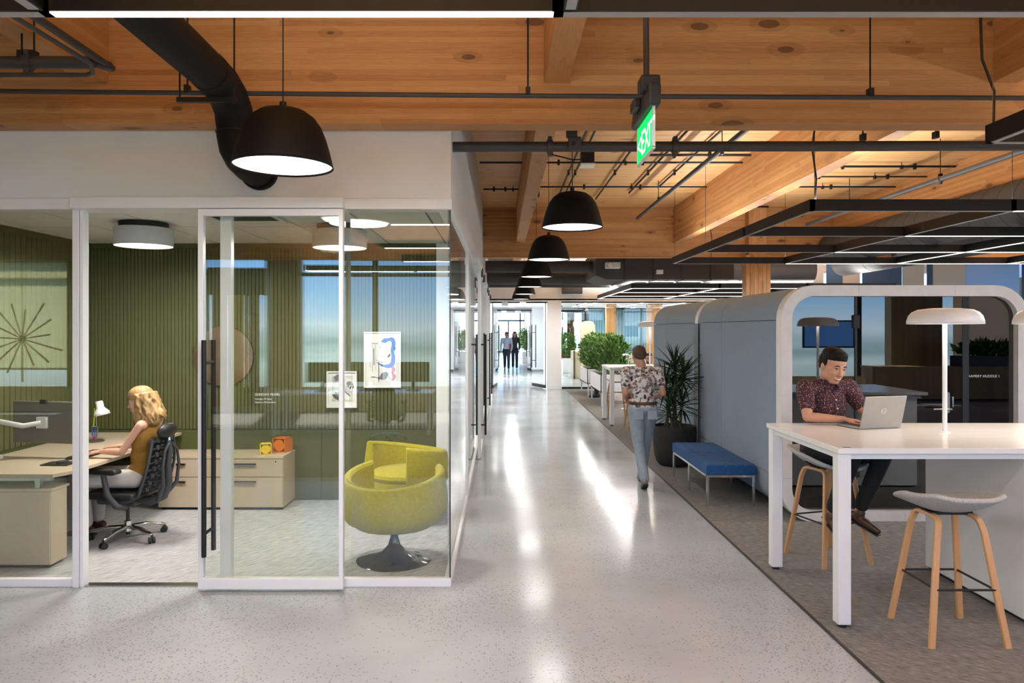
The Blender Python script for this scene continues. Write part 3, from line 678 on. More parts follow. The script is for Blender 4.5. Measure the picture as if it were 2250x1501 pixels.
# ------------------------------------------------------------------ lighting fixtures and ceiling services
def pendant(x, y, z, label):
    t = thing('pendant_lamp', label, 'pendant lamp', (x, y, z), group='black dome pendants')
    P = [(.28, 0), (.272, .03), (.258, .09), (.238, .16), (.212, .225), (.178, .275), (.13, .310), (.07, .326), (.0, .33)]
    PI_ = [(r*.975, h-.004 if h else .0) for r, h in P]
    MB().lathe([(r, h) for r, h in P], (x, y, z), 40).build('shade', 'lamp_outer', t, smooth=True, solid=.006)
    MB().lathe([(0, .012), (.274, .012), (.274, .016), (0, .016)], (x, y, z), 40).build('diffuser', 'pendant_glow', t)
    MB().cyl((x, y, z+.33), (x, y, z+.37), .02, n=10).build('cord_grip', 'black_metal', t, smooth=True)
    MB().cyl((x, y, z+.36), (x, y, DECK-.09), .004, n=6).build('cord', 'black_plastic', t)
    MB().box(x-.055, y-.055, DECK-.09, x+.055, y+.055, DECK).build('junction_box', 'black_metal', t, bevel=.004)
    l = bpy.data.lights.new('pendant_light', 'AREA'); l.shape = 'DISK'; l.size = .5; l.energy = 7; l.color = (1, .98, .95)
    lo = bpy.data.objects.new('bulb', l); C.objects.link(lo); lo.location = (0, 0, -.004); lo.parent = t
pendant(-1.243, 4.15, 2.775, 'large black dome pendant in front of the glass office, nearest one')
names = ['black dome pendant over the corridor, nearest of the row', 'second black dome pendant of the corridor row', 'third black dome pendant of the corridor row',
         'fourth black dome pendant of the corridor row', 'fifth black dome pendant of the corridor row', 'black dome pendant over the corridor, farthest of the row']
for k, nm in enumerate(names): pendant([.655, .635, .615, .62, .61, .60][k], [6.7, 9.72, 12.74, 15.76, 18.9, 21.9][k], [2.785, 2.775, 2.765, 2.765, 2.76, 2.755][k], nm)

# linear profiles
def profile(root, p0, p1, z, lit, h=.11, wd=.05, power=10):
    p0 = Vector((*p0, z)); p1 = Vector((*p1, z)); d = (p1-p0); L_ = d.length; a = math.atan2(d.y, d.x); c = (p0+p1)/2
    MB().obox((c.x, c.y, z+h/2+.004), (L_+wd, wd, h), (0, 0, a)).build('profile', 'black_metal', root)
    MB().obox((c.x, c.y, z+.0025), (L_-.03, wd*.72, .004), (0, 0, a)).build('diffuser', 'light_strip' if lit else 'strip_off', root)
    if lit:
        l = bpy.data.lights.new('strip_light', 'AREA'); l.shape = 'RECTANGLE'; l.size = L_-.03; l.size_y = wd*.72; l.energy = power*L_; l.color = (.97, .985, 1.0)
        o = bpy.data.objects.new('tube', l); C.objects.link(o); o.location = Vector((c.x, c.y, z-.003))-wl(root); o.rotation_euler = (0, 0, a); o.parent = root
    if (lit and not (5.5 < c.x < 8.6 and 6 < c.y < 14)) or (not lit and 2.5 < c.x < 5 and c.y > 6):
        l2 = bpy.data.lights.new('uplight', 'AREA'); l2.shape = 'RECTANGLE'; l2.size = L_-.03; l2.size_y = wd*.72; l2.energy = UP*L_*(1 if lit else .38); l2.color = (1, .97, .93)  # upward lights added, on unlit bars too, to brighten the timber deck
        o = bpy.data.objects.new('uplight', l2); C.objects.link(o); o.location = Vector((c.x, c.y, z+h+.008))-wl(root); o.rotation_euler = (PI, 0, -a); o.parent = root
UP = 12
def wires(root, pts, z, top=DECK):
    for x, y in pts: MB().cyl((x, y, z+.1), (x, y, top), .003, n=5).build('suspension_wire', 'black_plastic', root)
ZF = 2.98; YS = [6.98, 8.84, 10.70, 12.56]; XS = [2.975, 4.90, 6.82, 8.74, 10.66]
g = thing('linear_light_grid', 'black suspended grid of linear lights above the blue pods', 'light fixture', (6.8, 9.8, ZF), group='linear light grids')
for j, y in enumerate(YS):
    for i in range(4): profile(g, (XS[i], y), (XS[i+1], y), ZF, i >= 1)
for i, x in enumerate(XS):
    for j in range(3): profile(g, (x, YS[j]), (x, YS[j+1]), ZF, i >= 2)
wires(g, [(XS[0]+.03, YS[0]), (XS[0]+.03, YS[2]), (XS[0]+.02, YS[3]), (XS[1], YS[3]), (XS[2], YS[3]), (XS[1], YS[0]), (XS[2], YS[1])], ZF)
MB().tube([(3.02, 7.0, ZF+.11), (3.03, 7.0, 3.3), (2.99, 7.0, 3.6), (3.03, 7.0, 3.9), (3.0, 7.0, DECK)], .009, 6).build('power_cable', 'black_plastic', g, smooth=True)
MB().tube([(3.6, 12.5, ZF+.11), (3.62, 12.5, 3.4), (3.56, 12.5, 3.8), (3.6, 12.5, DECK)], .009, 6).build('power_cable', 'black_plastic', g, smooth=True)
ZG = 2.75
g = thing('linear_light_grid', 'black linear light grid in front of the far cross wall', 'light fixture', (6, 18.8, ZG), group='linear light grids')
YG = [16.0, 17.87, 19.73, 21.6]; XG = [2.88, 4.80, 6.72, 8.64]
for y in YG:
    for i in range(3): profile(g, (XG[i], y), (XG[i+1], y), ZG, True, power=6)
for x in XG:
    for j in range(3): profile(g, (x, YG[j]), (x, YG[j+1]), ZG, x < 6, power=6)
wires(g, [(2.88, 16.0), (2.88, 19.7), (4.8, 16.0)], ZG)
# overhead ring above the viewer
g = thing('linear_light_bars', 'black linear light frame along the top edge, lit on its left', 'light fixture', (-.3, 2.6, ZF), group='linear light grids')
ZT = 2.985
profile(g, (X_(107, 2.63), 2.63), (X_(1225, 2.63), 2.63), ZT, True, h=.16, wd=.055, power=11)
profile(g, (X_(1229, 2.63), 2.63), (3.0, 2.63), ZT, False, h=.16, wd=.055)
profile(g, (-3.6, 2.63), (X_(100, 2.63), 2.63), ZT, False, h=.16, wd=.055)
profile(g, (.247, .35), (.247, 2.60), ZT, False, h=.16, wd=.05); profile(g, (-1.66, .35), (-1.66, 2.60), ZT, False, h=.16, wd=.05)
profile(g, (X_(107, 2.63), .35), (.247, .35), ZT, True, power=11)
wires(g, [(.25, 2.6), (-1.66, 2.6), (2.5, 2.6)], ZT)
g = thing('linear_light_bars', 'black linear light frame cut by the right image edge', 'light fixture', (4.2, 3.6, 2.98), group='linear light grids')
profile(g, (2.98, 4.42), (4.9, 4.42), 2.98, False); profile(g, (2.98, 2.9), (2.98, 4.42), 2.98, False); profile(g, (4.9, 2.56), (4.9, 4.42), 2.98, True)
MB().tube([(2.99, 4.42, 3.09), (3.0, 4.43, 3.3), (2.94, 4.45, 3.5), (2.95, 4.48, 3.75), (2.99, 4.5, 4.0), (3.0, 4.5, DECK)], .008, 6).build('power_cable', 'black_plastic', g, smooth=True)
MB().cyl((2.985, 4.42, 3.09), (2.985, 4.42, DECK), .0015, n=5).build('suspension_wire', 'steel', g)
# behind the viewer the ceiling carries the same strips
g = thing('linear_light_grid', 'linear light grid over the desks behind the viewer', 'light fixture', (0, -2.6, 2.98), group='linear light grids')
for y, xx in ((-1.6, (-1.63, .5, 2.6, 4.7)), (-3.7, (-3.77, -1.65, .5, 2.6, 4.7))):
    for x in xx: profile(g, (x, y), (x+2.08, y), 2.98, True, power=9)

# drum lamps of the office
def drum(x, y, label):
    t = thing('drum_lamp', label, 'ceiling lamp', (x, y, 2.575), group='office drum lamps')
    MB().lathe([(.236, 0), (.24, .004), (.24, .15), (.236, .154), (.0, .154)], (x, y, 2.575), 48).build('drum', 'light_shell', t, smooth=True)
    MB().lathe([(0, .006), (.232, .006), (.232, .010), (0, .010)], (x, y, 2.575), 40).build('diffuser', 'drum_glow', t)
    MB().lathe([(.20, .154), (.20, .205), (0, .205)], (x, y, 2.575), 32).build('canopy', 'black_metal', t, smooth=True)
    l = bpy.data.lights.new('drum_light', 'AREA'); l.shape = 'DISK'; l.size = .44; l.energy = 26; l.color = (1, .95, .86)
    lo = bpy.data.objects.new('bulb', l); C.objects.link(lo); lo.location = (0, 0, -.004); lo.parent = t
drum(-3.115, 6.35, 'white drum ceiling lamp above the seated woman'); drum(-1.44, 6.5, 'white drum ceiling lamp behind the glass door stile')
for k, y in enumerate((9.6, 11.2, 14.0, 15.8, 19.0, 21.0)):
    t = thing('drum_lamp', ['nearest', 'second', 'third', 'fourth', 'fifth', 'farthest'][k]+' white drum ceiling lamp of the further corridor offices', 'ceiling lamp', (-2.2, y, 2.6), group='further office drum lamps')
    MB().lathe([(.24, 0), (.24, .15), (.0, .15)], (-2.2, y, 2.6), 32).build('drum', 'light_shell', t, smooth=True)
    MB().lathe([(0, .004), (.23, .004), (.23, .008), (0, .008)], (-2.2, y, 2.6), 32).build('diffuser', 'drum_glow', t)
    MB().cyl((-2.2, y, 2.75), (-2.2, y, 2.78), .1, n=16).build('canopy', 'black_metal', t)
    l = bpy.data.lights.new('drum_light', 'AREA'); l.shape = 'DISK'; l.size = .44; l.energy = 22; l.color = (1, .93, .82)
    lo = bpy.data.objects.new('bulb', l); C.objects.link(lo); lo.location = (0, 0, -.004); lo.parent = t
# recessed panels of the far rooms (ceiling lamps of the vestibule, lobby and booths)
def panel(x, y, z, sx, sy, p, label):
    t = thing('panel_light', label, 'ceiling lamp', (x, y, z), group='far ceiling panels')
    MB().box(x-sx/2, y-sy/2, z-.012, x+sx/2, y+sy/2, z).build('frame', 'white_metal', t)
    MB().box(x-sx/2+.02, y-sy/2+.02, z-.014, x+sx/2-.02, y+sy/2-.02, z-.012).build('diffuser', 'light_strip', t)
    l = bpy.data.lights.new('panel_lamp', 'AREA'); l.shape = 'RECTANGLE'; l.size = sx; l.size_y = sy; l.energy = p
    o = bpy.data.objects.new('tube', l); C.objects.link(o); o.location = (0, 0, -.02); o.parent = t
panel(.4, 27, 2.76, .3, 4, 80, 'slim ceiling panel light in the vestibule')
panel(3.2, 26.8, 2.76, .12, 5, 85, 'slim ceiling panel light in the far room')
panel(6.2, 26.8, 2.76, .12, 5, 75, 'second slim ceiling panel light in the far room')
panel(.3, 40, 3.6, .6, 6, 400, 'ceiling panel light of the lobby')
panel(.3, 52, 3.6, .6, 6, 400, 'ceiling panel light by the far storefront')

# ---- pipes
def pipe(name, pts, r, label, mat='pipe_grey', clamps=(), group='ceiling pipes', n=12, hang=()):
    t = thing(name, label, 'pipe', pts[0], group=group)
    MB().tube(pts, r, n).build('run', mat, t, smooth=True)
    for (c, ax) in clamps:
        c = Vector(c); a = Vector(ax)
        MB().cyl(c-a*.022, c+a*.022, r*1.28, n=14).obox(c+Vector((0, 0, -r*1.35)), (.03, .05, .04)).obox(c+Vector((0, 0, r*1.35)), (.03, .05, .04)).build('coupling', mat, t, bevel=.003)
    for h in hang: MB().cyl(h, (h[0], h[1], DECK), .006, n=6).obox((h[0], h[1], h[2]+.01), (.03, .05, .05)).build('hanger', 'black_metal', t)
    return t
YP = 4.72
pipe('sprinkler_pipe', [(X_(-60, YP), YP, Z_(200, YP)), (X_(250, YP), YP, Z_(203, YP)), (X_(1200, YP), YP, Z_(211, YP)), (X_(2330, YP), YP, Z_(216, YP))], .016,
     'thin dark sprinkler pipe running in front of the near girder', hang=[(X_(1160, YP), YP, Z_(205, YP)), (X_(1912, YP), YP, Z_(207, YP)), (X_(412, YP), YP, Z_(200, YP))])
YQ = 5.42
pipe('main_pipe', [(WX-.05, YQ, Z_(323, YQ)), (X_(1500, YQ), YQ, Z_(322, YQ)), (X_(2400, YQ), YQ, Z_(320, YQ))], .038, 'thick dark pipe leaving the white wall corner under the girder',
     clamps=[((X_(1208, YQ), YQ, Z_(322, YQ)), (1, 0, 0)), ((X_(1483, YQ), YQ, Z_(322, YQ)), (1, 0, 0))], hang=[(X_(1896, YQ), YQ, Z_(305, YQ)), (X_(2056, YQ), YQ, Z_(300, YQ)), (X_(1256, YQ), YQ, Z_(318, YQ))], n=16)
t = thing('conduit_clamp', 'dark cast clamp holding the thick pipe beside the nearest corridor pendant', 'clamp', (X_(1259, YQ), YQ-.03, Z_(335, YQ)))
MB().box(X_(1247, YQ), YQ-.07, Z_(333, YQ), X_(1275, YQ), YQ-.038, Z_(305, YQ)).build('body', 'pipe_grey', t, bevel=.008)
MB().box(X_(1243, YQ), YQ-.06, Z_(306, YQ), X_(1267, YQ), YQ-.02, Z_(286, YQ)).build('strap', 'pipe_grey', t, bevel=.006)
MB().cyl((X_(1258, YQ), YQ-.085, Z_(321, YQ)), (X_(1258, YQ), YQ-.07, Z_(321, YQ)), .014, n=10).build('bolt', 'black_metal', t)
# pipes of the upper left corner
Z1 = 3.62
pipe('corner_pipe', [(-4.4, 4.2, 3.39), (X_(205, 4.2), 4.2, 3.39)], .036, 'thick dark pipe at the upper left corner', clamps=[((X_(62, 4.2), 4.2, 3.39), (1, 0, 0))], hang=[(X_(48, 4.2), 4.2, 3.42), (X_(75, 4.2), 4.2, 3.42)])
pipe('corner_pipe', [(-4.4, 4.12, 3.29), (X_(190, 4.12), 4.12, 3.29), (X_(208, 4.12), 4.10, 3.295), (X_(206, 4.0), 3.98, 3.30), (X_(206, 4.12), 2.0, 3.30)], .013, 'thin bent conduit under the upper left pipe')
pipe('corner_pipe', [(X_(246, 4.35), 4.35, 3.41), (X_(246, 4.35), 2.0, 3.41)], .022, 'dark pipe running towards the viewer at the upper left')
pipe('corner_pipe', [(X_(205, 4.2)+.0, 4.2, 3.39), (X_(246, 4.35), 4.32, 3.41)], .03, 'short dark branch joining the upper left pipes')
# conduits across the deck
for i, (y, z, xa, xb, r, lab) in enumerate([
    (10.25, 4.20, -.3, 3.4, .014, 'thin conduit crossing the deck behind the near girder'), (12.2, 4.20, -.3, .3, .014, 'thin conduit at the white wall, third one'),
    (12.0, 4.20, .5, 3.39, .014, 'bent conduit crossing above the nearest corridor pendant'), (9.85, 4.21, 1.9, 3.38, .018, 'conduit ending at the large joist'),
    (10.5, 4.2, 3.95, 7.2, .016, 'conduit in the right bay with two clamps'), (11.2, 4.2, 3.9, 7.2, .012, 'thin conduit in the right bay'),
    (12.0, 4.2, 3.7, 6.5, .014, 'lower conduit in the right bay')]):
    pipe('conduit', [(xa, y, z), ((xa+xb)/2, y, z), (xb, y, z)], r, lab, 'black_metal', group='ceiling conduits', n=8, hang=[((xa+xb)/2+.2, y, z-.02)], clamps=[((xa+(xb-xa)*.3, y, z), (1, 0, 0)), ((xa+(xb-xa)*.62, y, z), (1, 0, 0))])
pipe('conduit', [(-.3, 8.55, 4.2), (.29, 8.55, 4.2)], .012, 'short conduit between the white wall and the first joist', 'black_metal', group='ceiling conduits', n=8)
for (xa, xb, r, lab) in [(1.02, 1.02, .014, 'left conduit of the pair running away along the deck'), (1.12, 1.12, .014, 'right conduit of the pair running away along the deck'),
                         (1.72, 1.72, .014, 'conduit running away along the deck, third from the left'), (2.22, 2.22, .016, 'conduit running away along the deck, fourth from the left'), (2.62, 2.62, .014, 'conduit running away along the deck, fifth from the left')]:
    pipe('conduit', [(xa, 5.3, 4.22), (xa, 9, 4.22), (xb, 14.1-(xa-1)*1.2, 4.22)], r, lab, 'black_metal', group='ceiling conduits', n=8, clamps=[((xa, 7.5, 4.22), (0, 1, 0)), ((xa, 11, 4.22), (0, 1, 0))])
pipe('branch_pipe', [(2.55, 5.6, 3.93), (2.55, 13.6, 3.93)], .032, 'grey branch pipe running away left of the large joist', clamps=[((2.55, 8.4, 3.93), (0, 1, 0))], hang=[(2.55, 8.4, 3.96), (2.55, 11.8, 3.96)])
pipe('branch_pipe', [(5.55, 5.5, 3.75), (5.55, 13.2, 3.75)], .034, 'grey branch pipe running away in the right bay', clamps=[((5.55, 9.2, 3.75), (0, 1, 0))], hang=[(5.55, 9.2, 3.78), (5.55, 11.6, 3.78)])
t = thing('sensor_box', 'small black junction box with a white label under the deck', 'box', (1.13, 9.6, 4.0))
MB().box(1.05, 9.5, 4.02, 1.22, 9.7, 4.20).build('body', 'black_metal', t, bevel=.006); MB().box(1.04, 9.49, 4.0, 1.23, 9.71, 4.02).build('label_plate', 'label_white', t)
MB().tube([(.67, 9.70, 4.18), (.80, 9.66, 4.14), (.95, 9.62, 4.09), (1.05, 9.60, 4.09)], .010, 6).build('cable', 'black_plastic', t, smooth=True)

# ---- black round duct at the left
t = thing('round_duct', 'large black round duct bending down into the white soffit wall', 'duct', (-1.76, 3.6, 3.3))
R_ = .118; P = [(-1.72, 1.2, 3.40), (-1.73, 2.4, 3.40), (-1.745, 3.6, 3.40), (-1.755, 4.35, 3.40)]
MB().tube(P, R_, 28).build('straight_run', 'lamp_outer', t, smooth=True)
el = [(-1.755, 4.35, 3.40), (-1.757, 4.55, 3.392), (-1.76, 4.70, 3.355), (-1.76, 4.79, 3.29), (-1.76, 4.82, 3.20)]
MB().tube(el, R_*1.03, 28).build('upper_elbow', 'lamp_outer', t, smooth=True)
el2 = [(-1.76, 4.82, 3.21), (-1.76, 4.822, 3.13), (-1.755, 4.845, 3.06), (-1.745, 4.91, 3.01), (-1.735, 5.02, 2.985), (-1.73, 5.24, 2.98)]
MB().tube(el2, R_, 28).build('lower_elbow', 'lamp_outer', t, smooth=True)
for z in (3.235, 3.15): MB().cyl((-1.76, 4.82, z-.004), (-1.76, 4.82, z+.004), R_*1.05, n=32).build('seam_band', 'black_metal', t)
MB().cyl((-1.73, 5.19, 2.98), (-1.73, 5.229, 2.98), R_*1.12, n=32).build('wall_collar', 'lamp_outer', t, smooth=True)
MB().box(-1.99, 4.46, 3.245, -1.62, 4.49, 3.275).build('trapeze_bar', 'black_metal', t)
for x in (-1.975, -1.64): MB().cyl((x, 4.475, 3.25), (x, 4.475, DECK), .006, n=6).build('hanger_rod', 'black_metal', t)

# ---- exit sign
t = thing('exit_sign', 'green edge-lit exit sign hanging on a dark stem', 'sign', (.69, 3.48, 2.68))
xs_ = .69
MB().box(xs_-.004, 3.30, Z_(322, 3.3), xs_+.004, 3.66, Z_(237, 3.3)).build('panel', 'exit_green', t)
MB().box(xs_-.006, 3.285, 2.675, xs_+.006, 3.30, 2.86).box(xs_-.006, 3.66, 2.675, xs_+.006, 3.672, 2.86).box(xs_-.006, 3.285, 2.667, xs_+.006, 3.672, 2.678).build('edge', 'white_plastic', t)
text('lettering', '<EXIT', .162, (xs_-.0045, 3.655, 2.70), (PI/2, 0, -PI/2), 'exit_letter', t, .0008, spacing=.93)
text('lettering', 'EXIT>', .162, (xs_+.0045, 3.315, 2.70), (PI/2, 0, PI/2), 'exit_letter', t, .0008, spacing=.93)
MB().prism([(3.26, 2.86), (3.70, 2.86), (3.70, 2.90), (3.64, 2.96), (3.26, 2.96)], xs_-.028, xs_+.028, 'X').build('housing', 'sign_housing', t, bevel=.01)
MB().obox((xs_-.01, 3.35, 2.975), (.09, .10, .07)).build('mounting_box', 'sign_housing', t, bevel=.012)
MB().box(xs_-.06, 3.45, 2.90, xs_-.028, 3.56, 2.95).build('test_unit', 'sign_housing', t, bevel=.006)
MB().cyl((xs_-.015, 3.38, 3.0), (xs_-.02, 3.40, DECK), .014, n=10).build('stem', 'pipe_grey', t, smooth=True)

# ---- ducts behind the second girder
def duct_round(x0, x1, y, z, r, lab, name='round_duct'):
    t = thing(name, lab, 'duct', ((x0+x1)/2, y, z-r), group='far ceiling ducts')
    MB().cyl((x0, y, z), (x1, y, z), r, n=28).build('shell', 'duct_grey', t, smooth=True)
    k = x0+.4
    while k < x1: MB().cyl((k-.015, y, z), (k+.015, y, z), r*1.03, n=28).build('seam', 'duct_grey', t, smooth=True); k += 2.4
duct_round(WX+.02, 1.97, 15.9, 3.22, .13, 'upper dark round duct crossing behind the second girder')
duct_round(WX+.02, 3.9, 17.4, 3.07, .15, 'lower dark round duct crossing above the far pendants')
duct_round(WX+.02, 3.6, 18.6, 2.98, .06, 'slim dark pipe below the far round ducts', 'slim_duct')
t = thing('rectangular_duct', 'dark rectangular duct with control boxes behind the second girder', 'duct', (3.2, 16.3, 2.93))
MB().prism([(X_(1300, 16), 2.98), (X_(1322, 16), 2.90), (4.9, 2.90), (4.9, 3.5), (X_(1300, 16), 3.5)], 15.3, 17.2).build('shell', 'duct_grey', t, bevel=.01)
for k in range(4): MB().box(2.6+.6*k, 15.28, 2.88, 2.63+.6*k, 17.22, 3.52).build('flange', 'duct_grey', t)
MB().box(X_(1330, 15.2), 15.1, Z_(590, 15.2), X_(1362, 15.2), 15.28, Z_(577, 15.2)).build('control_box', 'label_white', t, bevel=.01)
MB().cyl((X_(1338, 15.2), 15.06, Z_(584, 15.2)), (X_(1338, 15.2), 15.12, Z_(584, 15.2)), .05, n=14).build('dial', 'steel', t)
MB().box(X_(1443, 15.2), 15.18, Z_(602, 15.2), X_(1457, 15.2), 15.29, Z_(593, 15.2)).build('label_plate', 'label_white', t)
t = thing('speaker_box', 'dark square box mounted high on the far white wall', 'box', (X_(1257, 22.4), 22.4, 2.95))
MB().box(X_(1236, 22.3), 22.3, Z_(645, 22.3), X_(1280, 22.3), 22.585, Z_(617, 22.3)).build('body', 'duct_grey', t, bevel=.01)
MB().box(X_(1240, 22.3), 22.28, Z_(643, 22.3), X_(1276, 22.3), 22.3, Z_(619, 22.3)).build('grille', 'pipe_grey', t)
duct_round(5.4, 7.6, 17.8, 3.3, .3, 'broad round duct crossing behind the wooden column')
t = thing('spiral_duct', 'large grey spiral duct above the right light grid', 'duct', (6.62, 9.6, 3.08))
MB().cyl((6.42, 6.2, 3.40), (6.42, 14.1, 3.40), .30, n=40).build('shell', 'duct_grey', t, smooth=True)
for k in range(26): MB().cyl((6.42, 6.3+.3*k, 3.40), (6.42, 6.315+.3*k, 3.40), .304, n=32).build('spiral_seam', 'duct_grey', t, smooth=True)
MB().box(6.03, 7.45, 3.10, 6.25, 7.75, 3.30).build('register', 'black_metal', t)
t = thing('round_duct', 'grey round duct end beside the spiral duct', 'duct', (8.4, 12.6, 3.1), group='far ceiling ducts')
MB().cyl((8.0, 6, 3.4), (8.0, 17, 3.4), .30, n=36).build('shell', 'duct_grey', t, smooth=True)
for k in range(8): MB().cyl((8.0, 6.5+1.3*k, 3.4), (8.0, 6.52+1.3*k, 3.4), .306, n=32).build('seam', 'duct_grey', t, smooth=True)
# blinds at the far right
BY = 19.0
g = stx('window_12', 'tall far windows with coloured roller blinds', (11, BY, 0))
MB().box(7.6, BY+.2, 3.75, 14, BY+.3, DECK).build('head', 'white_paint', g)
MB().box(7.6, BY+.2, 0, 14, BY+.3, .6).build('sill', 'white_paint', g)
bl = [(1770, 1810, 'blind_beige'), (1816, 1852, 'blind_blue'), (1852, 1890, 'blind_beige'), (1895, 1958, 'blind_blue'), (1958, 1982, 'blind_blue'), (1983, 2031, 'blind_beige'), (2037, 2050, 'blind_blue'), (2050, 2122, 'blind_beige'), (2122, 2240, 'blind_grey'), (2246, 2330, 'blind_blue')]
for a, b, mt in bl: MB().box(X_(a, BY), BY, .6, X_(b, BY)-.004, BY+.02, 3.8).build('blind', mt, g)
MB().box(7.0, BY+.05, .6, X_(1770, BY), BY+.15, DECK).build('pier', 'white_paint', g)
# ------------------------------------------------------------------ pods
def path_pairs(x0, z0, x1, z1, r, t, splits_side, splits_top):
    """list of (outer, inner) going from bottom centre-left corner up, over and down; tags mark split indices"""
    ro, ri = r, max(r-t, .01); pr = []; marks = []
    def arc(cx, cz, a0, a1, n=7):
        for k in range(n+1):
            a = a0+(a1-a0)*k/n; pr.append(((cx+ro*math.cos(a), cz+ro*math.sin(a)), (cx+ri*math.cos(a), cz+ri*math.sin(a))))
    def pt(o, i): pr.append((o, i))
    xm = (x0+x1)/2
    pt((xm, z0), (xm, z0+t)); marks.append(0)
    arc(x0+r, z0+r, 1.5*PI, PI)
    for z in splits_side: pt((x0, z), (x0+t, z)); marks.append(len(pr)-1)
    arc(x0+r, z1-r, PI, PI/2)
    for x in splits_top: pt((x, z1), (x, z1-t)); marks.append(len(pr)-1)
    arc(x1-r, z1-r, PI/2, 0)
    for z in reversed(splits_side): pt((x1, z), (x1-t, z)); marks.append(len(pr)-1)
    arc(x1-r, z0+r, 0, -PI/2)
    pt((xm, z0), (xm, z0+t)); marks.append(len(pr)-1)
    return pr, marks
def strip_piece(mb, pr, y0, y1):
    n = len(pr); vs = []
    for (o, i) in pr: vs += [(o[0], y0, o[1]), (i[0], y0, i[1]), (o[0], y1, o[1]), (i[0], y1, i[1])]
    fs = []
    for k in range(n-1):
        a, b = 4*k, 4*k+4
        fs += [(a, a+1, b+1, b), (a+2, b+2, b+3, a+3), (a, b, b+2, a+2), (a+1, a+3, b+3, b+1)]
    fs += [(0, 2, 3, 1), (4*n-4, 4*n-3, 4*n-1, 4*n-2)]
    return mb.add(vs, fs)
PX0, PX1, PY0, PY1, PZ = 2.69, 5.07, 7.0, 9.9, 2.275
pod = thing('meeting_pod', 'blue-grey upholstered meeting pod with white-rimmed glass front, nearer one', 'meeting pod', ((PX0+PX1)/2, PY0, 0), group='meeting pods')
pr, mk = path_pairs(PX0+.012, .02, PX1-.012, PZ-.012, .30, .05, [.40, 1.94], [(PX0+PX1)/2])
segs = [(mk[i], mk[i+1]) for i in range(len(mk)-1)]
def shrink(p, g=.003):
    p = list(p)
    for e, f in ((0, 1), (-1, -2)):
        (o, i), (o2, i2) = p[e], p[f]; d = Vector((o2[0]-o[0], o2[1]-o[1])); d.normalize()
        p[e] = ((o[0]+d.x*g, o[1]+d.y*g), (i[0]+d.x*g, i[1]+d.y*g))
    return p
for (ya, yb) in ((PY0+.125, 8.925), (8.931, PY1)):
    for i, (a, b) in enumerate(segs):
        strip_piece(MB(), shrink(pr[a:b+1]), ya, yb).build('wrap_panel', 'pod_felt', pod, smooth=True, angle=30)
pr2, mk2 = path_pairs(PX0+.06, .07, PX1-.06, PZ-.06, .25, .03, [.5], [])
strip_piece(MB(), pr2, PY0+.125, PY1-.01).build('inner_liner', 'pod_inner', pod, smooth=True, angle=30)
pr3, mk3 = path_pairs(PX0, 0.0, PX1, PZ, .32, .105, [.42], [3.435, 4.36])
for i in range(len(mk3)-1): strip_piece(MB(), shrink(pr3[mk3[i]:mk3[i+1]+1], .001), PY0-.01, PY0+.12).build('front_rim', 'pod_white', pod, smooth=True, angle=30)
MB().box(PX0+.35, PY0+.02, -.0, PX1-.35, PY1-.05, .018).build('base', 'black_plastic', pod)
ins = rrect(PX0+.107, .107, PX1-.107, PZ-.107, .21)
def clip(poly, xa, xb): return [(min(max(x, xa), xb), z) for x, z in poly]
MB().prism(clip(ins, PX0, 3.425), PY0+.055, PY0+.065).build('side_pane', 'pod_glass', pod)
dr = MB().prism(clip(ins, 3.445, PX1), PY0+.055, PY0+.065).build('glass_door', 'pod_glass', pod)
MB().box(3.425, PY0+.045, .107, 3.445, PY0+.075, PZ-.107).build('joint', 'black_plastic', dr)
for z in (1.86, .42): MB().box(3.405, PY0+.03, z, 3.465, PY0+.09, z+.13).build('hinge', 'black_metal', dr, bevel=.004)
MB().box(5.02-1.0+.45, PY0+.05, .107, 4.53, PY0+.07, PZ-.107).build('lock_stile', 'black_plastic', dr)
hx = X_(2087, 7.0)
hp = MB().prism(rrect(hx-.02, Z_(909, 7), hx+.02, Z_(862, 7), .0199), PY0+.03, PY0+.054).build('handle', 'steel', dr, bevel=.003)
MB().cyl((hx, PY0+.03, Z_(899, 7)), (hx, PY0-.02, Z_(899, 7)), .009, n=10).cyl((hx+.01, PY0-.02, Z_(899, 7)), (hx-.17, PY0-.02, Z_(899, 7)), .008, n=10).build('lever', 'chrome', hp, smooth=True)
MB().box(hx+.045, PY0+.03, Z_(896, 7), hx+.058, PY0+.054, Z_(872, 7)).build('strike', 'steel', dr, bevel=.003)
text('lettering', 'FRAMERY HUDDLE 1', .034, (X_(2131, 7), PY0+.053, Z_(830, 7)), (PI/2, 0, 0), 'label_white', dr, .0005, spacing=1.05)
MB().box(PX0+.10, PY1-.06, .10, PX1-.10, PY1-.02, PZ-.10).build('rear_wall', 'pod_inner', pod)
for x0, x1 in ((PX0+.12, PX0+.72), (PX1-.72, PX1-.12)):
    s_ = MB().box(x0, PY0+.5, .10, x1, PY1-.3, .46).build('sofa_seat', 'duct_grey', pod, bevel=.04)
    xb = x0 if x0 < 3.2 else x1-.16
    MB().box(xb, PY0+.5, .46, xb+.16, PY1-.3, 1.05).build('sofa_back', 'graphite', s_, bevel=.04)
tb = MB().box(3.55, PY1-1.5, .70, 4.25, PY1-.08, .73).build('pod_table', 'white_laminate', pod, bevel=.004)
MB().cyl((3.9, PY1-.8, .1), (3.9, PY1-.8, .7), .03).build('table_post', 'black_metal', tb)
MB().box(3.35, PY1-.09, 1.15, 4.45, PY1-.062, 1.75).build('wall_screen', 'black_plastic', pod, bevel=.004)
copy_tree(pod, (pod.location.x, pod.location.y+2.98, 0), label='blue-grey meeting pod behind the potted plant, farther one')
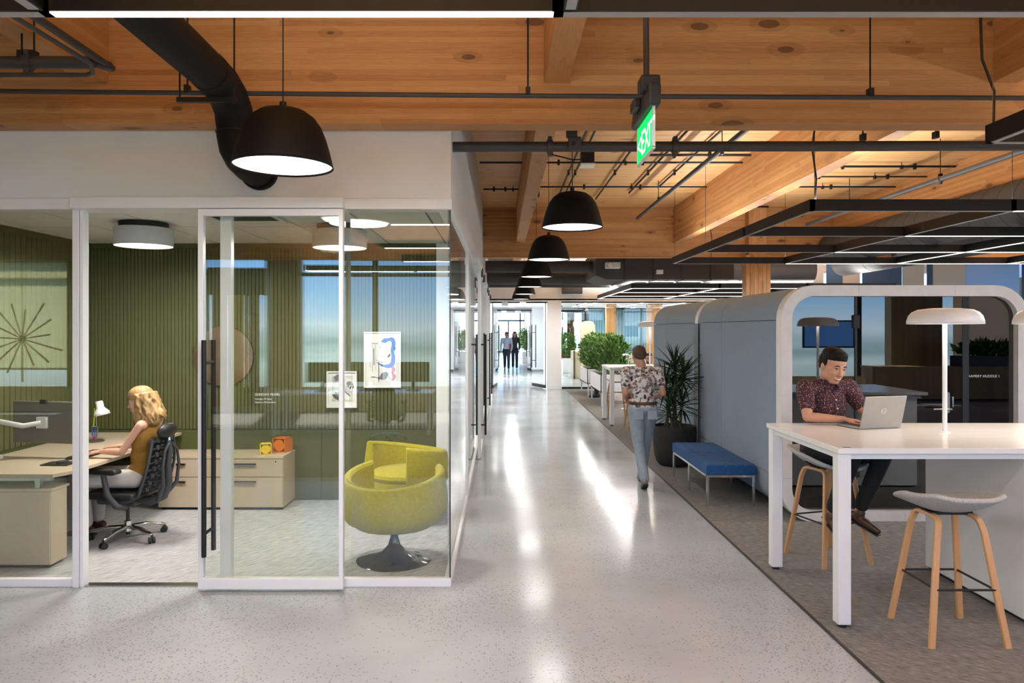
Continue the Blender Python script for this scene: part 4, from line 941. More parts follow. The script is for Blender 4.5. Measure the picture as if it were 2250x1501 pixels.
MB_gap = MB().box(PX0+.02, PY1+.002, .08, PX1-.05, PY1+.052, 1.93).box(PX0-.010, PY1+.004, .10, PX0-.001, PY1+.205, 1.93).build('pod_gap_seal', 'black_plastic')
tag(MB_gap, 'black seal filling the narrow gap between the two pods', 'seal')  # black sheet added to darken the pod gap and hide the rim

# ------------------------------------------------------------------ high tables
def high_table(x0, x1, y0, y1, zt, label, legs_right=False):
    t = thing('high_table', label, 'table', ((x0+x1)/2, (y0+y1)/2, 0), group='white high tables')
    MB().box(x0, y0, zt-.036, x1, y1, zt).build('tabletop', 'white_laminate', t, bevel=.004)
    MB().box(x0+.05, y0+.05, zt-.075, x1-.05, y0+.09, zt-.037).box(x0+.05, y1-.09, zt-.075, x1-.05, y1-.05, zt-.037).box(x0+.03, y0+.05, zt-.075, x0+.08, y1-.05, zt-.037).build('apron_frame', 'white_metal', t)
    for y in (y0+.02, y1-.10):
        l = MB().box(x0+.01, y, .03, x0+.09, y+.08, zt-.037).build('leg', 'white_metal', t, bevel=.004)
        MB().cyl((x0+.05, y+.04, .008), (x0+.05, y+.04, .024), .028, n=14).cyl((x0+.05, y+.04, .02), (x0+.05, y+.04, .035), .008, n=8).build('foot', 'black_plastic', l, smooth=True)
    return t
t = high_table(2.065, 4.95, 4.46, 5.67, 1.122, 'white high table at the right with a laptop on it, nearest one')
b = MB().box(3.275, 4.50, .03, 4.85, 5.62, 1.045).build('cabinet_base', 'white_metal', t, bevel=.003)
MB().box(3.29, 4.52, .008, 4.83, 5.60, .03).build('plinth', 'black_plastic', b)
MB().box(2.105, 4.475, 1.122, 2.155, 4.50, 1.1235).build('cable_flap', 'steel', t)
MB().box(3.262, 4.53, .04, 3.2745, 5.59, 1.04).build('end_panel', 'white_metal', b, bevel=.002)
t = high_table(2.07, 4.4, 13.86, 15.0, 1.13, 'white high table behind the walking man')

# ------------------------------------------------------------------ table lamps
def table_lamp(x, y, z, label, s=1.0, on=True):
    t = thing('table_lamp', label, 'lamp', (x, y, z), group='white mushroom lamps')
    MB().lathe([(0, 0), (.035, 0), (.035, .006), (.012, .010), (0, .010)], (x, y, z), 24).build('base', 'white_metal', t, smooth=True)
    MB().cyl((x, y, z+.008), (x, y, z+.80), .0155, n=16).build('pole', 'white_metal', t, smooth=True)
    P = [(.238, .766), (.236, .79), (.226, .822), (.205, .848), (.17, .865), (.10, .874), (.03, .876), (0, .876)]
    MB().lathe(P, (x, y, z), 48).build('shade', 'white_metal', t, smooth=True, solid=.005)
    MB().lathe([(0, .80), (.13, .80), (.13, .806), (0, .806)], (x, y, z), 32).build('diffuser', 'drum_glow', t)
    l = bpy.data.lights.new('lamp_light', 'AREA'); l.shape = 'DISK'; l.size = .24; l.energy = 2.2; l.color = (1, .88, .70)
    lo = bpy.data.objects.new('bulb', l); C.objects.link(lo); lo.location = (0, 0, .795); lo.parent = t
table_lamp(3.135, 5.145, 1.122, 'white mushroom lamp standing on the nearest high table')
table_lamp(3.90, 5.145, 1.122, 'white mushroom lamp half cut by the right image edge')
table_lamp(2.94, 14.4, 1.13, 'white mushroom lamp on the high table behind the walking man')

# ------------------------------------------------------------------ laptop
lt = thing('laptop', 'open silver laptop on the nearest high table', 'laptop', (2.76, 5.32, 1.122), rz=0)
lt.location = (0, 0, 0)
MB().box(-.178, 0, .002, .178, .245, .017).build('base', 'laptop_metal', lt, bevel=.004)
kb = MB().box(-.155, .03, .017, .155, .13, .0175).build('keyboard_bed', 'keys', lt)
for r in range(5):
    m_ = MB()
    for k in range(14): m_.box(-.15+.0216*k, .034+.019*r, .0175, -.15+.0216*k+.018, .034+.019*r+.016, .0195)
    m_.build('key_row', 'keys', kb)
MB().box(-.055, .155, .017, .055, .225, .0176).build('touchpad', 'steel', lt)
ld = MB().box(-.178, -.008, 0, .178, 0, .238).build('lid', 'laptop_metal', lt, bevel=.003)
ld.location = (0, .002, .014); ld.rotation_euler = (math.radians(14), 0, 0)
q = MB().box(-.168, .0002, .010, .168, .0012, .228).build('screen', 'black_plastic', lt); q.location = ld.location; q.rotation_euler = ld.rotation_euler
lg = MB().lathe([(.0185, 0), (.021, 0), (.021, .001), (.0185, .001), (.0185, 0)], (0, 0, 0), 28, ax=Euler((PI/2, 0, 0)).to_matrix()).build('emblem', 'label_white', lt, origin=(0, 0, 0))
lg.parent = ld; lg.location = (0, -.0082, .125)
tx = text('emblem_lettering', 'D\u039eLL', .0150, (0, 0, 0), (PI/2, 0, 0), 'label_white', None, .0004, 'CENTER'); tx.parent = ld; tx.location = (0, -.0086, .1195)
lt.location = (2.775, 5.33, 1.122); lt.rotation_euler = (0, 0, math.radians(14))

# ------------------------------------------------------------------ stools
def make_stool(label, loc, rz, group='oak bar stools'):
    t = thing('bar_stool', label, 'stool', (0, 0, 0), group=group)
    # seat shell, facing +X, back at -X
    nu, nv = 22, 18; vs = []
    for i in range(nu+1):
        for j in range(nv+1):
            a = -1+2*i/nu; b = -1+2*j/nv
            # square to rounded shape
            x = a*math.sqrt(1-b*b/2.6); y = b*math.sqrt(1-a*a/2.6)
            X = x*.262*1.12; Y = y*.235*1.12
            back = max(0, -x)**1.8; front = max(0, x)**2.0
            z = .744 + .125*back + .110*abs(y)**2.5*(1-.5*max(0, x)) + .012*front
            vs.append((X - .02*back, Y, z))
    fs = [(i*(nv+1)+j, (i+1)*(nv+1)+j, (i+1)*(nv+1)+j+1, i*(nv+1)+j+1) for i in range(nu) for j in range(nv)]
    se = MB().add(vs, fs).build('seat_shell', 'stool_felt', t, smooth=True); md = se.modifiers.new('s', 'SOLIDIFY'); md.thickness = .028; md.offset = 1; md = se.modifiers.new('b', 'BEVEL'); md.width = .012; md.segments = 3
    for sx in (-1, 1):
        for sy in (-1, 1):
            pts = []
            fx, fy = .222*sx, .222*sy; tx_, ty = .128*sx, .128*sy
            top = .735
            pts = [(fx, fy, 0.0), (fx+(tx_-fx)*.5, fy+(ty-fy)*.5, .36), (fx+(tx_-fx)*.9, fy+(ty-fy)*.9, .655)]
            for k in range(1, 7):
                a = PI/2*k/6
                pts.append((tx_-.045*sx*(1-math.cos(a))-.006*sx*math.sin(a), ty-.010*sy*math.sin(a), .69+.042*math.sin(a)))
            pts.append((0, ty-.012*sy, .7345))
            # bar width along X, thickness across
            MB().strip(pts, .040, .022, side=(0, 1, 0)).build('leg', 'oak', t, bevel=.006)
    MB().box(-.05, -.13, .735, .05, .13, .752).build('seat_bracket', 'black_metal', t)
    rr = .005; q = [(-.185, -.172, .33), (.185, -.172, .33), (.185, .172, .33), (-.185, .172, .33)]
    f = MB()
    for k in range(4): f.cyl(q[k], q[(k+1) % 4], .007, n=8)
    f.build('footrest', 'black_metal', t, smooth=True)
    t.location = loc; t.rotation_euler = (0, 0, rz)
    return t
stool = make_stool('oak bar stool with grey felt seat, empty, in the foreground', (2.71, 4.43, 0), PI/2)
copy_tree(stool, (2.63, 5.87, 0), math.radians(-73), 'oak bar stool the man at the laptop sits on')
copy_tree(stool, (2.42, 15.25, 0), -PI/2, 'oak bar stool on the far side of the second high table')
copy_tree(stool, (2.55, 13.55, 0), PI/2, 'oak bar stool half hidden behind the walking man')

# ------------------------------------------------------------------ blue bench
bx0, bx1, by0, by1 = 2.14, 2.655, 7.59, 9.10
t = thing('bench', 'blue tufted bench on square chrome legs', 'bench', ((bx0+bx1)/2, (by0+by1)/2, 0))
ym = (by0+by1)/2
for (a, b_) in ((by0, ym-.003), (ym+.003, by1)):
    nx, ny = 30, 42; vs = []; fs = []
    def top(u, v):
        e = min(1, min(u, 1-u)*14)*.5+.5; e2 = min(1, min(v, 1-v)*18)*.5+.5
        dx = abs((u*5) % 1 - .5)*2; dy = abs((v*4.5) % 1 - .5)*2
        du = ((u*5+.5) % 1)-.5; dv = ((v*4.5+.5) % 1)-.5
        but = math.exp(-(du*du+dv*dv)*60)*.012; seam = .003*(math.exp(-abs(du)*18)+math.exp(-abs(dv)*18))
        return .445 - .018*(1-min(e, e2)) - but - seam
    for i in range(nx+1):
        for j in range(ny+1): vs.append((bx0+(bx1-bx0)*i/nx, a+(b_-a)*j/ny, top(i/nx, j/ny)))
    n0 = len(vs); fs = [(i*(ny+1)+j, (i+1)*(ny+1)+j, (i+1)*(ny+1)+j+1, i*(ny+1)+j+1) for i in range(nx) for j in range(ny)]
    per = [(i, 0) for i in range(nx+1)]+[(nx, j) for j in range(1, ny+1)]+[(i, ny) for i in range(nx-1, -1, -1)]+[(0, j) for j in range(ny-1, 0, -1)]
    for (i, j) in per: vs.append((bx0+(bx1-bx0)*i/nx, a+(b_-a)*j/ny, .335))
    m_ = len(per)
    for k in range(m_):
        p, q = per[k], per[(k+1) % m_]; fs.append((p[0]*(ny+1)+p[1], n0+k, n0+(k+1) % m_, q[0]*(ny+1)+q[1]))
    fs.append(tuple(range(n0, n0+m_)))
    MB().add(vs, fs).build('cushion', 'blue_wool', t, smooth=True, angle=50)
MB().box(bx0+.005, by0+.005, .305, bx1-.005, by0+.03, .33).box(bx0+.005, by1-.03, .305, bx1-.005, by1-.005, .33).box(bx0+.005, by0, .305, bx0+.03, by1, .33).box(bx1-.03, by0, .305, bx1-.005, by1, .33).build('frame', 'chrome', t, bevel=.002)
for y in (by0+.005, ym-.012, by1-.03):
    for x in (bx0+.005, bx1-.03): MB().box(x, y, .0, x+.025, y+.025, .306).build('leg', 'chrome', t, bevel=.002)

# ------------------------------------------------------------------ potted dracaena
px_, py_ = 2.365, 9.93
t = thing('potted_dracaena', 'spiky dracaena in a large black pot beside the blue bench', 'plant', (px_, py_, 0))
P = [(0, .0), (.15, .0), (.20, .012), (.245, .06), (.275, .16), (.288, .30), (.290, .45), (.288, .535), (.280, .542), (.270, .535), (.265, .50), (0, .50)]
po = MB().lathe(P, (px_, py_, 0), 48).build('pot', 'pot_black', t, smooth=True, angle=60)
MB().lathe([(0, .505), (.262, .505)], (px_, py_, 0), 32).build('soil', 'soil', po)
def leaf_mesh(L_, w_, droop, seg=7, fold=.25):
    vs = []; fs = []
    for i in range(seg+1):
        u = i/seg; x = L_*u*(1-.12*droop*u); z = -droop*L_*.55*u*u; ww = w_*(math.sin(PI*min(1, .12+u*.88))**.6)*(1-u**3*.6) if i < seg else .0005
        vs += [(x, -ww/2, z+ww*fold), (x, 0, z), (x, ww/2, z+ww*fold)]
    for i in range(seg):
        a = 3*i; fs += [(a, a+1, a+4, a+3), (a+1, a+2, a+5, a+4)]
    return vs, fs
leafs = []
for L_, w_, dr_ in ((.44, .034, .15), (.48, .036, .40), (.40, .034, .7), (.52, .036, .25)):
    me = bpy.data.meshes.new('leaf'); me.from_pydata(*[(a if k == 0 else b) for k, (a, b) in enumerate([])] or (leaf_mesh(L_, w_, dr_)[0], [], leaf_mesh(L_, w_, dr_)[1])); me.materials.append(MATS['leaf_dark']); me.shade_smooth(); leafs.append(me)
rnd = random.Random(3)
heads = [((-.02, 0), (.0, .0, 1.36), 62), ((.06, -.05), (.10, -.09, 1.26), 52), ((-.08, .06), (-.12, .0, 1.14), 48), ((.04, .05), (.02, .04, 1.02), 38), ((-.05, -.10), (-.10, -.13, .82), 38), ((.08, .0), (.10, -.06, .90), 28)]
for (bx_, by_), (hx_, hy_, hz_), n_ in heads:
    p0 = (px_+bx_, py_+by_, .50); p1 = (px_+hx_*.8, py_+hy_*.8, hz_*.6+.2); p2 = (px_+hx_, py_+hy_, hz_)
    MB().tube([p0, p1, p2], [.018, .016, .012], 8).build('cane', 'stem', t, smooth=True)
    for k in range(n_):
        u = k/n_; o = bpy.data.objects.new('leaf', leafs[rnd.randrange(4)]); C.objects.link(o); o.parent = t
        el_ = math.radians(82 - 105*(1-u)**.8 + rnd.uniform(-14, 14)); az = k*2.399 + rnd.uniform(-.3, .3)
        o.location = Vector((p2[0], p2[1], p2[2]-.16*(1-u)))-wl(t); o.rotation_euler = (0, -el_, az); s = rnd.uniform(.75, 1.0)*(.95); o.scale = (s, s, s)

# ------------------------------------------------------------------ planters with shrubs
def foliage(root, boxes, n, size, seed, mats=('leaf_green', 'leaf_light'), name='foliage'):
    r = random.Random(seed)
    for mi, mt in enumerate(mats):
        m_ = MB()
        for _ in range(n//len(mats)):
            (x0, y0, z0, x1, y1, z1) = boxes[r.randrange(len(boxes))]
            while True:
                a, b_, c_ = (r.uniform(-1, 1) for _ in range(3))
                if .25 < a*a+b_*b_+c_*c_*.9 < 1.0: break
            p = Vector(((x0+x1)/2+a*(x1-x0)/2, (y0+y1)/2+b_*(y1-y0)/2, (z0+z1)/2+c_*(z1-z0)/2))
            d = Vector((a+r.uniform(-.7, .7), b_+r.uniform(-.7, .7), .7+r.uniform(-.4, .8))).normalized(); R = rotm(d); s = size*r.uniform(.7, 1.3); w_ = s*.22
            R = R @ Matrix.Rotation(r.uniform(0, 6.28), 3, 'Z')
            q = [Vector((0, 0, 0)), Vector((w_, s*.03, s*.45)), Vector((0, .12*s, s)), Vector((-w_, s*.03, s*.45)), Vector((0, -.05*s, s*.45))]
            m_.add([p+R @ v_ for v_ in q], [(0, 1, 4), (1, 2, 4), (2, 3, 4), (3, 0, 4)])
        o = m_.build(name, mt, root); o['kind'] = 'stuff'
def planter(x0, y0, x1, y1, label, seed):
    t = thing('planter', label, 'planter', ((x0+x1)/2, (y0+y1)/2, 0), group='white planters with shrubs')
    b = MB().box(x0, y0, .34, x1, y0+.02, .75).box(x0, y1-.02, .34, x1, y1, .75).box(x0, y0, .34, x0+.02, y1, .75).box(x1-.02, y0, .34, x1, y1, .75).box(x0, y0, .34, x1, y1, .36).build('box', 'white_metal', t)
    MB().box(x0+.02, y0+.02, .60, x1-.02, y1-.02, .70).build('soil', 'soil', b)
    for x in (x0+.02, x1-.06):
        for y in (y0+.02, y1-.06): MB().box(x, y, 0, x+.035, y+.035, .34).build('leg', 'white_metal', t)
    bs = []; ny = max(1, round((y1-y0)/.6))
    for k in range(ny):
        yc = y0+(y1-y0)*(k+.5)/ny; sh = bpy.data.objects.new('shrub', None); C.objects.link(sh); sh.parent = t; sh.location = Vector(((x0+x1)/2, yc, .7))-wl(t)
        for j in range(5): 
            a = j*1.26; MB().tube([((x0+x1)/2+.04*math.cos(a), yc+.04*math.sin(a), .68), ((x0+x1)/2+.12*math.cos(a), yc+.12*math.sin(a), 1.1), ((x0+x1)/2+.2*math.cos(a), yc+.2*math.sin(a), 1.5)], [.010, .008, .004], 5).build('branch', 'stem', sh)
        bx = [((x0+x1)/2-.40, yc-.38, .72, (x0+x1)/2+.40, yc+.38, 1.30), ((x0+x1)/2-.42, yc-.4, 1.0, (x0+x1)/2+.42, yc+.4, 1.62), ((x0+x1)/2-.3, yc-.34, 1.2, (x0+x1)/2+.36, yc+.36, 1.70)]
        foliage(sh, bx, 1300, .10, seed+k)
    return t
planter(2.38, 17.4, 3.05, 19.45, 'white planter on legs with leafy green shrubs, nearer one', 10)
planter(2.38, 20.15, 3.05, 21.9, 'white planter on legs with leafy green shrubs, farther one by the pier', 20)
pbr('ink_field', (.48, .48, .48), .8, noise=(9, .5)); pbr('ink_white', (.72, .72, .71), .8); pbr('copper', (.85, .55, .36), .22, metal=1, noise=(3, .03))
# ------------------------------------------------------------------ corner office furniture
def credenza():
    t = thing('credenza', 'pale wood credenza with drawers under the pictures', 'cabinet', (-2.9, 7.65, 0))
    x0, x1, y0, y1 = -3.50, -2.225, 7.43, 7.86
    MB().box(x0, y0+.018, .03, x1, y1, .53).build('body', 'pale_wood', t, bevel=.002)
    MB().box(x0, y0-.004, .53, x1+.004, y1, .556).build('top', 'pale_wood', t, bevel=.002)
    MB().box(x0+.02, y0+.04, 0.006, x1-.02, y1-.02, .03).build('plinth', 'black_plastic', t)
    xs = [x0+.002, X_(450, 7.43), x1-.002]; hs = [(388, 408), (511, 563)]
    for k in range(2):
        for (z0, z1, zh) in ((.345, .527, .475), (.035, .338, .295)):
            d = MB().box(xs[k]+.002, y0, z0, xs[k+1]-.002, y0+.018, z1).build('drawer', 'pale_wood', t, bevel=.0015)
            a, b = X_(hs[k][0], 7.43), X_(hs[k][1], 7.43)
            MB().box(a, y0-.018, zh, b, y0, zh+.008).box(a, y0-.018, zh-.010, b, y0-.014, zh+.008).build('pull', 'brass' if k == 0 else 'steel', d)
    MB().cyl((x1-.075, y0-.003, .50), (x1-.075, y0, .50), .008, n=12).build('lock', 'black_metal', t)
    return t
credenza()
# desk
t = thing('desk', 'pale wood desk along the left side of the office', 'desk', (-3.9, 6.7, 0))
zt = .742
MB().prism([(-4.42, 5.57), (-3.43, 5.57), (-3.36, 5.72), (-3.33, 6.55), (-3.33, 7.25), (-3.44, 7.36), (-3.44, 7.84), (-4.42, 7.84)], zt-.028, zt, 'Z').build('desktop', 'pale_wood', t, bevel=.002)
MB().box(-3.60, 7.78, .01, -3.56, 7.84, zt-.03).build('leg', 'steel', t); MB().box(-4.40, 7.4, .01, -4.36, 7.8, zt-.03).build('side_panel', 'pale_wood', t)
MB().box(-4.38, 5.66, zt-.07, -3.5, 5.70, zt-.03).build('beam', 'steel', t)
MB().box(-3.60, 5.62, .61, -3.56, 5.66, zt-.03).build('leg', 'steel', t)
t = thing('pedestal', 'pale wood pedestal cabinet under the near end of the desk', 'cabinet', (-4.0, 5.72, 0))
MB().box(-4.42, 5.62, .03, -3.475, 5.83, .60).build('body', 'pale_wood', t, bevel=.003)
MB().box(-4.42, 5.61, .60, -3.46, 5.84, .622).build('top', 'pale_wood', t, bevel=.003)
MB().box(-4.40, 5.64, .006, -3.50, 5.81, .03).build('plinth', 'black_plastic', t)
MB().box(-4.42, 5.612, .04, -3.93, 5.62, .595).build('door', 'pale_wood', t, bevel=.002); MB().box(-3.925, 5.612, .04, -3.48, 5.62, .595).build('door', 'pale_wood', t, bevel=.002)
# monitor
t = thing('monitor', 'dark monitor on a white arm at the left end of the desk', 'monitor', (0, 0, 0))
MB().box(-.305, -.02, -.18, .305, .012, .18).build('housing', 'monitor_grey', t, bevel=.006)
MB().box(-.298, -.022, -.17, .298, -.0205, .173).build('screen', 'black_plastic', t)
MB().box(-.04, .012, .16, .02, .035, .20).build('camera_clip', 'black_plastic', t, bevel=.004)
MB().box(-.05, .012, -.05, .05, .04, .05).build('mount_plate', 'white_plastic', t, bevel=.004)
MB().tube([(0, .04, 0), (.10, .12, -.02), (.30, .16, .02), (.36, .15, -.04), (.36, .12, -.29)], .022, 10).build('arm', 'white_plastic', t, smooth=True)
MB().cyl((.36, .12, -.305), (.36, .12, -.28), .05, n=20).build('base', 'white_plastic', t, smooth=True)
t.location = (-3.95, 6.3, zt+.306); t.rotation_euler = (0, 0, math.radians(170))
# keyboard, mouse, notebook, bowl
t = thing('keyboard', 'black keyboard under the hands of the seated woman', 'keyboard', (-3.63, 6.42, zt))
MB().box(-3.70, 6.18, zt+.002, -3.56, 6.60, zt+.018).build('body', 'black_plastic', t, bevel=.004)
for r in range(5):
    m_ = MB()
    for k in range(16): m_.box(-3.692+.025*r, 6.19+.025*k, zt+.018, -3.672+.025*r, 6.211+.025*k, zt+.023)
    m_.build('key_row', 'keys', t)
t = thing('mouse', 'black mouse on the desk behind the hands of the woman', 'mouse', (-3.47, 6.80, zt))
MB().ball((-3.47, 6.80, zt+.013), (.052, .034, .026), 16, 10).build('shell', 'black_plastic', t, smooth=True)
MB().cyl((-3.515, 6.80, zt+.028), (-3.515, 6.80, zt+.038), .006, n=8).build('wheel', 'graphite', t)
t = thing('desk_tray', 'thin dark tray lying on the near part of the desk', 'tray', (-3.62, 5.98, zt))
MB().box(-3.74, 5.90, zt, -3.52, 6.06, zt+.012).build('plate', 'black_plastic', t, bevel=.004); MB().cyl((-3.6, 5.98, zt+.012), (-3.6, 5.98, zt+.03), .045, n=20).build('dish', 'graphite', t)
# anglepoise lamp
lx, ly = X_(208, 7.2), 7.2
t = thing('desk_lamp', 'small white anglepoise lamp with lime and blue arms', 'lamp', (lx, ly, zt))
MB().lathe([(0, 0), (.088, 0), (.088, .008), (.07, .016), (.02, .022), (0, .022)], (lx, ly, zt), 32).build('base', 'duct_grey', t, smooth=True)
MB().cyl((lx, ly, zt+.02), (lx, ly, zt+.05), .014, n=12).build('pivot', 'red_plastic', t, smooth=True)
fk = MB()
for s in (-.022, .0, .022): fk.cyl((lx+s, ly, zt+.045), (lx+s*1.1, ly, zt+.145), .005, n=8)
fk.build('lower_arm', 'royal_blue', t, smooth=True)
MB().cyl((lx-.03, ly, zt+.10), (lx+.03, ly, zt+.10), .004, n=6).cyl((lx-.03, ly, zt+.15), (lx+.03, ly, zt+.15), .004, n=6).cyl((lx-.03, ly, zt+.06), (lx-.03, ly, zt+.15), .005, n=6).cyl((lx+.03, ly, zt+.06), (lx+.03, ly, zt+.15), .005, n=6).build('springs', 'chrome', t)
MB().cyl((lx-.012, ly, zt+.145), (lx+.003, ly, zt+.33), .007, n=8).build('upper_arm', 'lime_plastic', t, smooth=True)
MB().cyl((lx+.02, ly, zt+.145), (lx+.015, ly, zt+.32), .003, n=6).build('tie_rod', 'steel', t)
R = Euler((0, math.radians(-14), 0)).to_matrix(); hc = Vector((lx+.075, ly, zt+.26))
hd = MB().lathe([(.075, 0), (.070, .030), (.045, .060), (.034, .075), (.034, .135), (.028, .142), (0, .142)], hc, 28, ax=R).build('shade', 'white_metal', t, smooth=True, solid=.003)
MB().tube([(lx-.03, ly-.02, zt+.01), (lx-.06, ly-.06, zt+.03), (lx-.09, ly-.05, zt+.006), (lx-.2, ly-.03, zt+.004)], .004, 6).build('cord', 'black_plastic', t, smooth=True)

# round copper mirror, pictures
mx_, mz_ = X_(490, 7.84), Z_(783, 7.84)
t = thing('round_mirror', 'round copper-tinted mirror on the green slatted wall', 'mirror', (mx_, 7.84, mz_-.325))
MB().cyl((mx_, 7.845, mz_), (mx_, 7.862, mz_), .325, n=56).build('back', 'dark_brown', t, smooth=True)
MB().cyl((mx_, 7.840, mz_), (mx_, 7.8445, mz_), .322, n=56).build('glass_face', 'copper', t, smooth=True)
def picture(x0, x1, z0, z1, label, art):
    t = thing('framed_picture', label, 'picture', ((x0+x1)/2, 7.86, z0), group='pictures on the green wall')
    y = 7.845
    MB().ring([(x0, z0), (x1, z0), (x1, z1), (x0, z1)], [(x0+.012, z0+.012), (x1-.012, z0+.012), (x1-.012, z1-.012), (x0+.012, z1-.012)], y-.018, y+.017).build('frame', 'white_metal', t)
    pp = MB().box(x0+.01, y-.002, z0+.01, x1-.01, y+.012, z1-.01).build('paper', 'white_plastic', t)
    art(pp, x0, x1, z0, z1, y-.0026); return t
def ribbon(mb, pts, ws, y):
    """flat printed stroke through pts (x,z) of varying width"""
    vs = []; n = len(pts)
    for i, (a, b) in enumerate(pts):
        p, q = pts[max(i-1, 0)], pts[min(i+1, n-1)]; dx, dz = q[0]-p[0], q[1]-p[1]; l = math.hypot(dx, dz) or 1; w_ = ws[i] if isinstance(ws, list) else ws
        vs += [(a-dz/l*w_/2, y, b+dx/l*w_/2), (a+dz/l*w_/2, y, b-dx/l*w_/2)]
    mb.add(vs, [(2*i, 2*i+1, 2*i+3, 2*i+2) for i in range(n-1)]); return mb
def spl(pts, n=8):
    out = []; P = [pts[0]]+list(pts)+[pts[-1]]
    for i in range(1, len(P)-2):
        for k in range(n):
            t_ = k/n; out.append(tuple(.5*((2*P[i][c])+(-P[i-1][c]+P[i+1][c])*t_+(2*P[i-1][c]-5*P[i][c]+4*P[i+1][c]-P[i+2][c])*t_**2+(-P[i-1][c]+3*P[i][c]-3*P[i+1][c]+P[i+2][c])*t_**3) for c in range(len(pts[0]))))
    out.append(tuple(pts[-1])); return out
pbr('ink_blue', (.03, .12, .50), .7); pbr('ink_black', (.03, .03, .035), .7); pbr('ink_grey', (.18, .17, .20), .8); pbr('ink_pink', (.50, .12, .22), .7); pbr('ink_lime', (.55, .62, .25), .7); pbr('ink_pale', (.78, .82, .62), .7)
def art1(pp, x0, x1, z0, z1, y):
    W, H = x1-x0, z1-z0
    def s(u, v): return (x0+u*W, z0+v*H)
    def sw(pts): return [(a, b) for a, b in [s(u, v) for u, v in pts]]
    def st_(name, mat, pts, w_, dy=0):
        r = spl([(*s(u, v), ww) for (u, v), ww in zip(pts, w_)]); m_ = MB(); ribbon(m_, [(a, b) for a, b, c in r], [c for a, b, c in r], y-dy); m_.build(name, mat, pp)
    st_('ink_wash', 'ink_pale', [(.40, .62), (.55, .56), (.70, .60), (.66, .50), (.42, .48)], [.02, .06, .05, .04, .01])
    st_('blue_form', 'ink_blue', [(.46, .82), (.56, .84), (.66, .86), (.76, .86), (.80, .78), (.77, .66), (.79, .54), (.76, .42), (.64, .385), (.48, .40), (.34, .455)], [.004, .05, .03, .045, .04, .035, .04, .05, .04, .018, .004], .0002)
    st_('line', 'ink_black', [(.38, .66), (.44, .58), (.56, .54), (.70, .62), (.73, .80)], [.002]*5, .0003)
    st_('line', 'ink_black', [(.32, .50), (.44, .455), (.60, .45), (.74, .51)], [.0025]*4, .0003)
    st_('line', 'ink_lime', [(.60, .80), (.605, .64), (.57, .57)], [.005]*3, .0003)
    st_('bar', 'ink_black', [(.395, .46), (.396, .10)], [.007, .007], .0004)
    st_('line', 'ink_black', [(.16, .80), (.17, .36)], [.002]*2, .0003); st_('line', 'ink_black', [(.22, .80), (.225, .28)], [.003]*2, .0003); st_('line', 'ink_black', [(.20, .79), (.38, .79)], [.004]*2, .0003)
    st_('line', 'ink_grey', [(.30, .78), (.32, .30)], [.003]*2, .0003); st_('line', 'ink_grey', [(.26, .70), (.27, .40)], [.010]*2, .0003)
    st_('grey_form', 'ink_grey', [(.18, .185), (.26, .19), (.34, .18), (.42, .17), (.52, .20), (.60, .235), (.645, .20)], [.006, .014, .006, .03, .075, .055, .004], .0003)
    st_('line', 'ink_black', [(.60, .26), (.62, .34), (.70, .37), (.78, .34)], [.003]*4, .0003); st_('line', 'ink_black', [(.63, .22), (.72, .15), (.80, .13)], [.004]*3, .0003)
    st_('pink_form', 'ink_pink', [(.75, .37), (.80, .33), (.77, .26), (.82, .20), (.77, .13)], [.02, .04, .024, .036, .02], .0003)
    st_('spot', 'ink_black', [(.825, .74), (.83, .70), (.825, .66)], [.004, .02, .006], .0003); st_('spot', 'ink_grey', [(.68, .61), (.70, .595), (.71, .58)], [.006, .016, .006], .0003); st_('spot', 'ink_black', [(.43, .735), (.435, .715)], [.007, .007], .0003)
def art2(pp, x0, x1, z0, z1, y):
    W, H = x1-x0, z1-z0
    MB().box(x0+.17*W, y-.0001, z0+.17*H, x1-.14*W, y+.001, z1-.12*H).build('print_field', 'ink_field', pp)
    def st_(mat, pts, w_, dy):
        r = spl([(x0+u*W, z0+v*H, ww) for (u, v), ww in zip(pts, w_)]); m_ = MB(); ribbon(m_, [(a, b) for a, b, c in r], [c for a, b, c in r], y-dy); m_.build('print_shape', mat, pp)
    st_('ink_black', [(.18, .36), (.30, .30), (.44, .20)], [.01, .04, .02], .0003); st_('ink_grey', [(.26, .78), (.40, .84), (.56, .82)], [.05, .06, .03], .0004)
    st_('ink_grey', [(.66, .68), (.76, .64), (.84, .52)], [.02, .07, .05], .0003); st_('ink_white', [(.60, .40), (.68, .30), (.76, .28)], [.03, .075, .04], .0005); st_('ink_white', [(.74, .50), (.79, .58), (.80, .46)], [.02, .03, .02], .0006)
    st_('ink_black', [(.24, .26), (.30, .42), (.36, .30), (.44, .44), (.50, .32)], [.006]*5, .0007); st_('ink_black', [(.60, .46), (.66, .40), (.73, .36), (.78, .30)], [.004, .01, .012, .004], .0007)
    st_('ink_white', [(.28, .60), (.34, .52), (.38, .44)], [.04, .06, .03], .0004)
picture(X_(800, 7.84), X_(881, 7.84), Z_(852, 7.84), Z_(729, 7.84), 'white-framed abstract print with blue and pink shapes', art1)
picture(X_(718, 7.84), X_(784, 7.84), Z_(896, 7.84), Z_(816, 7.84), 'smaller white-framed black and white print', art2)

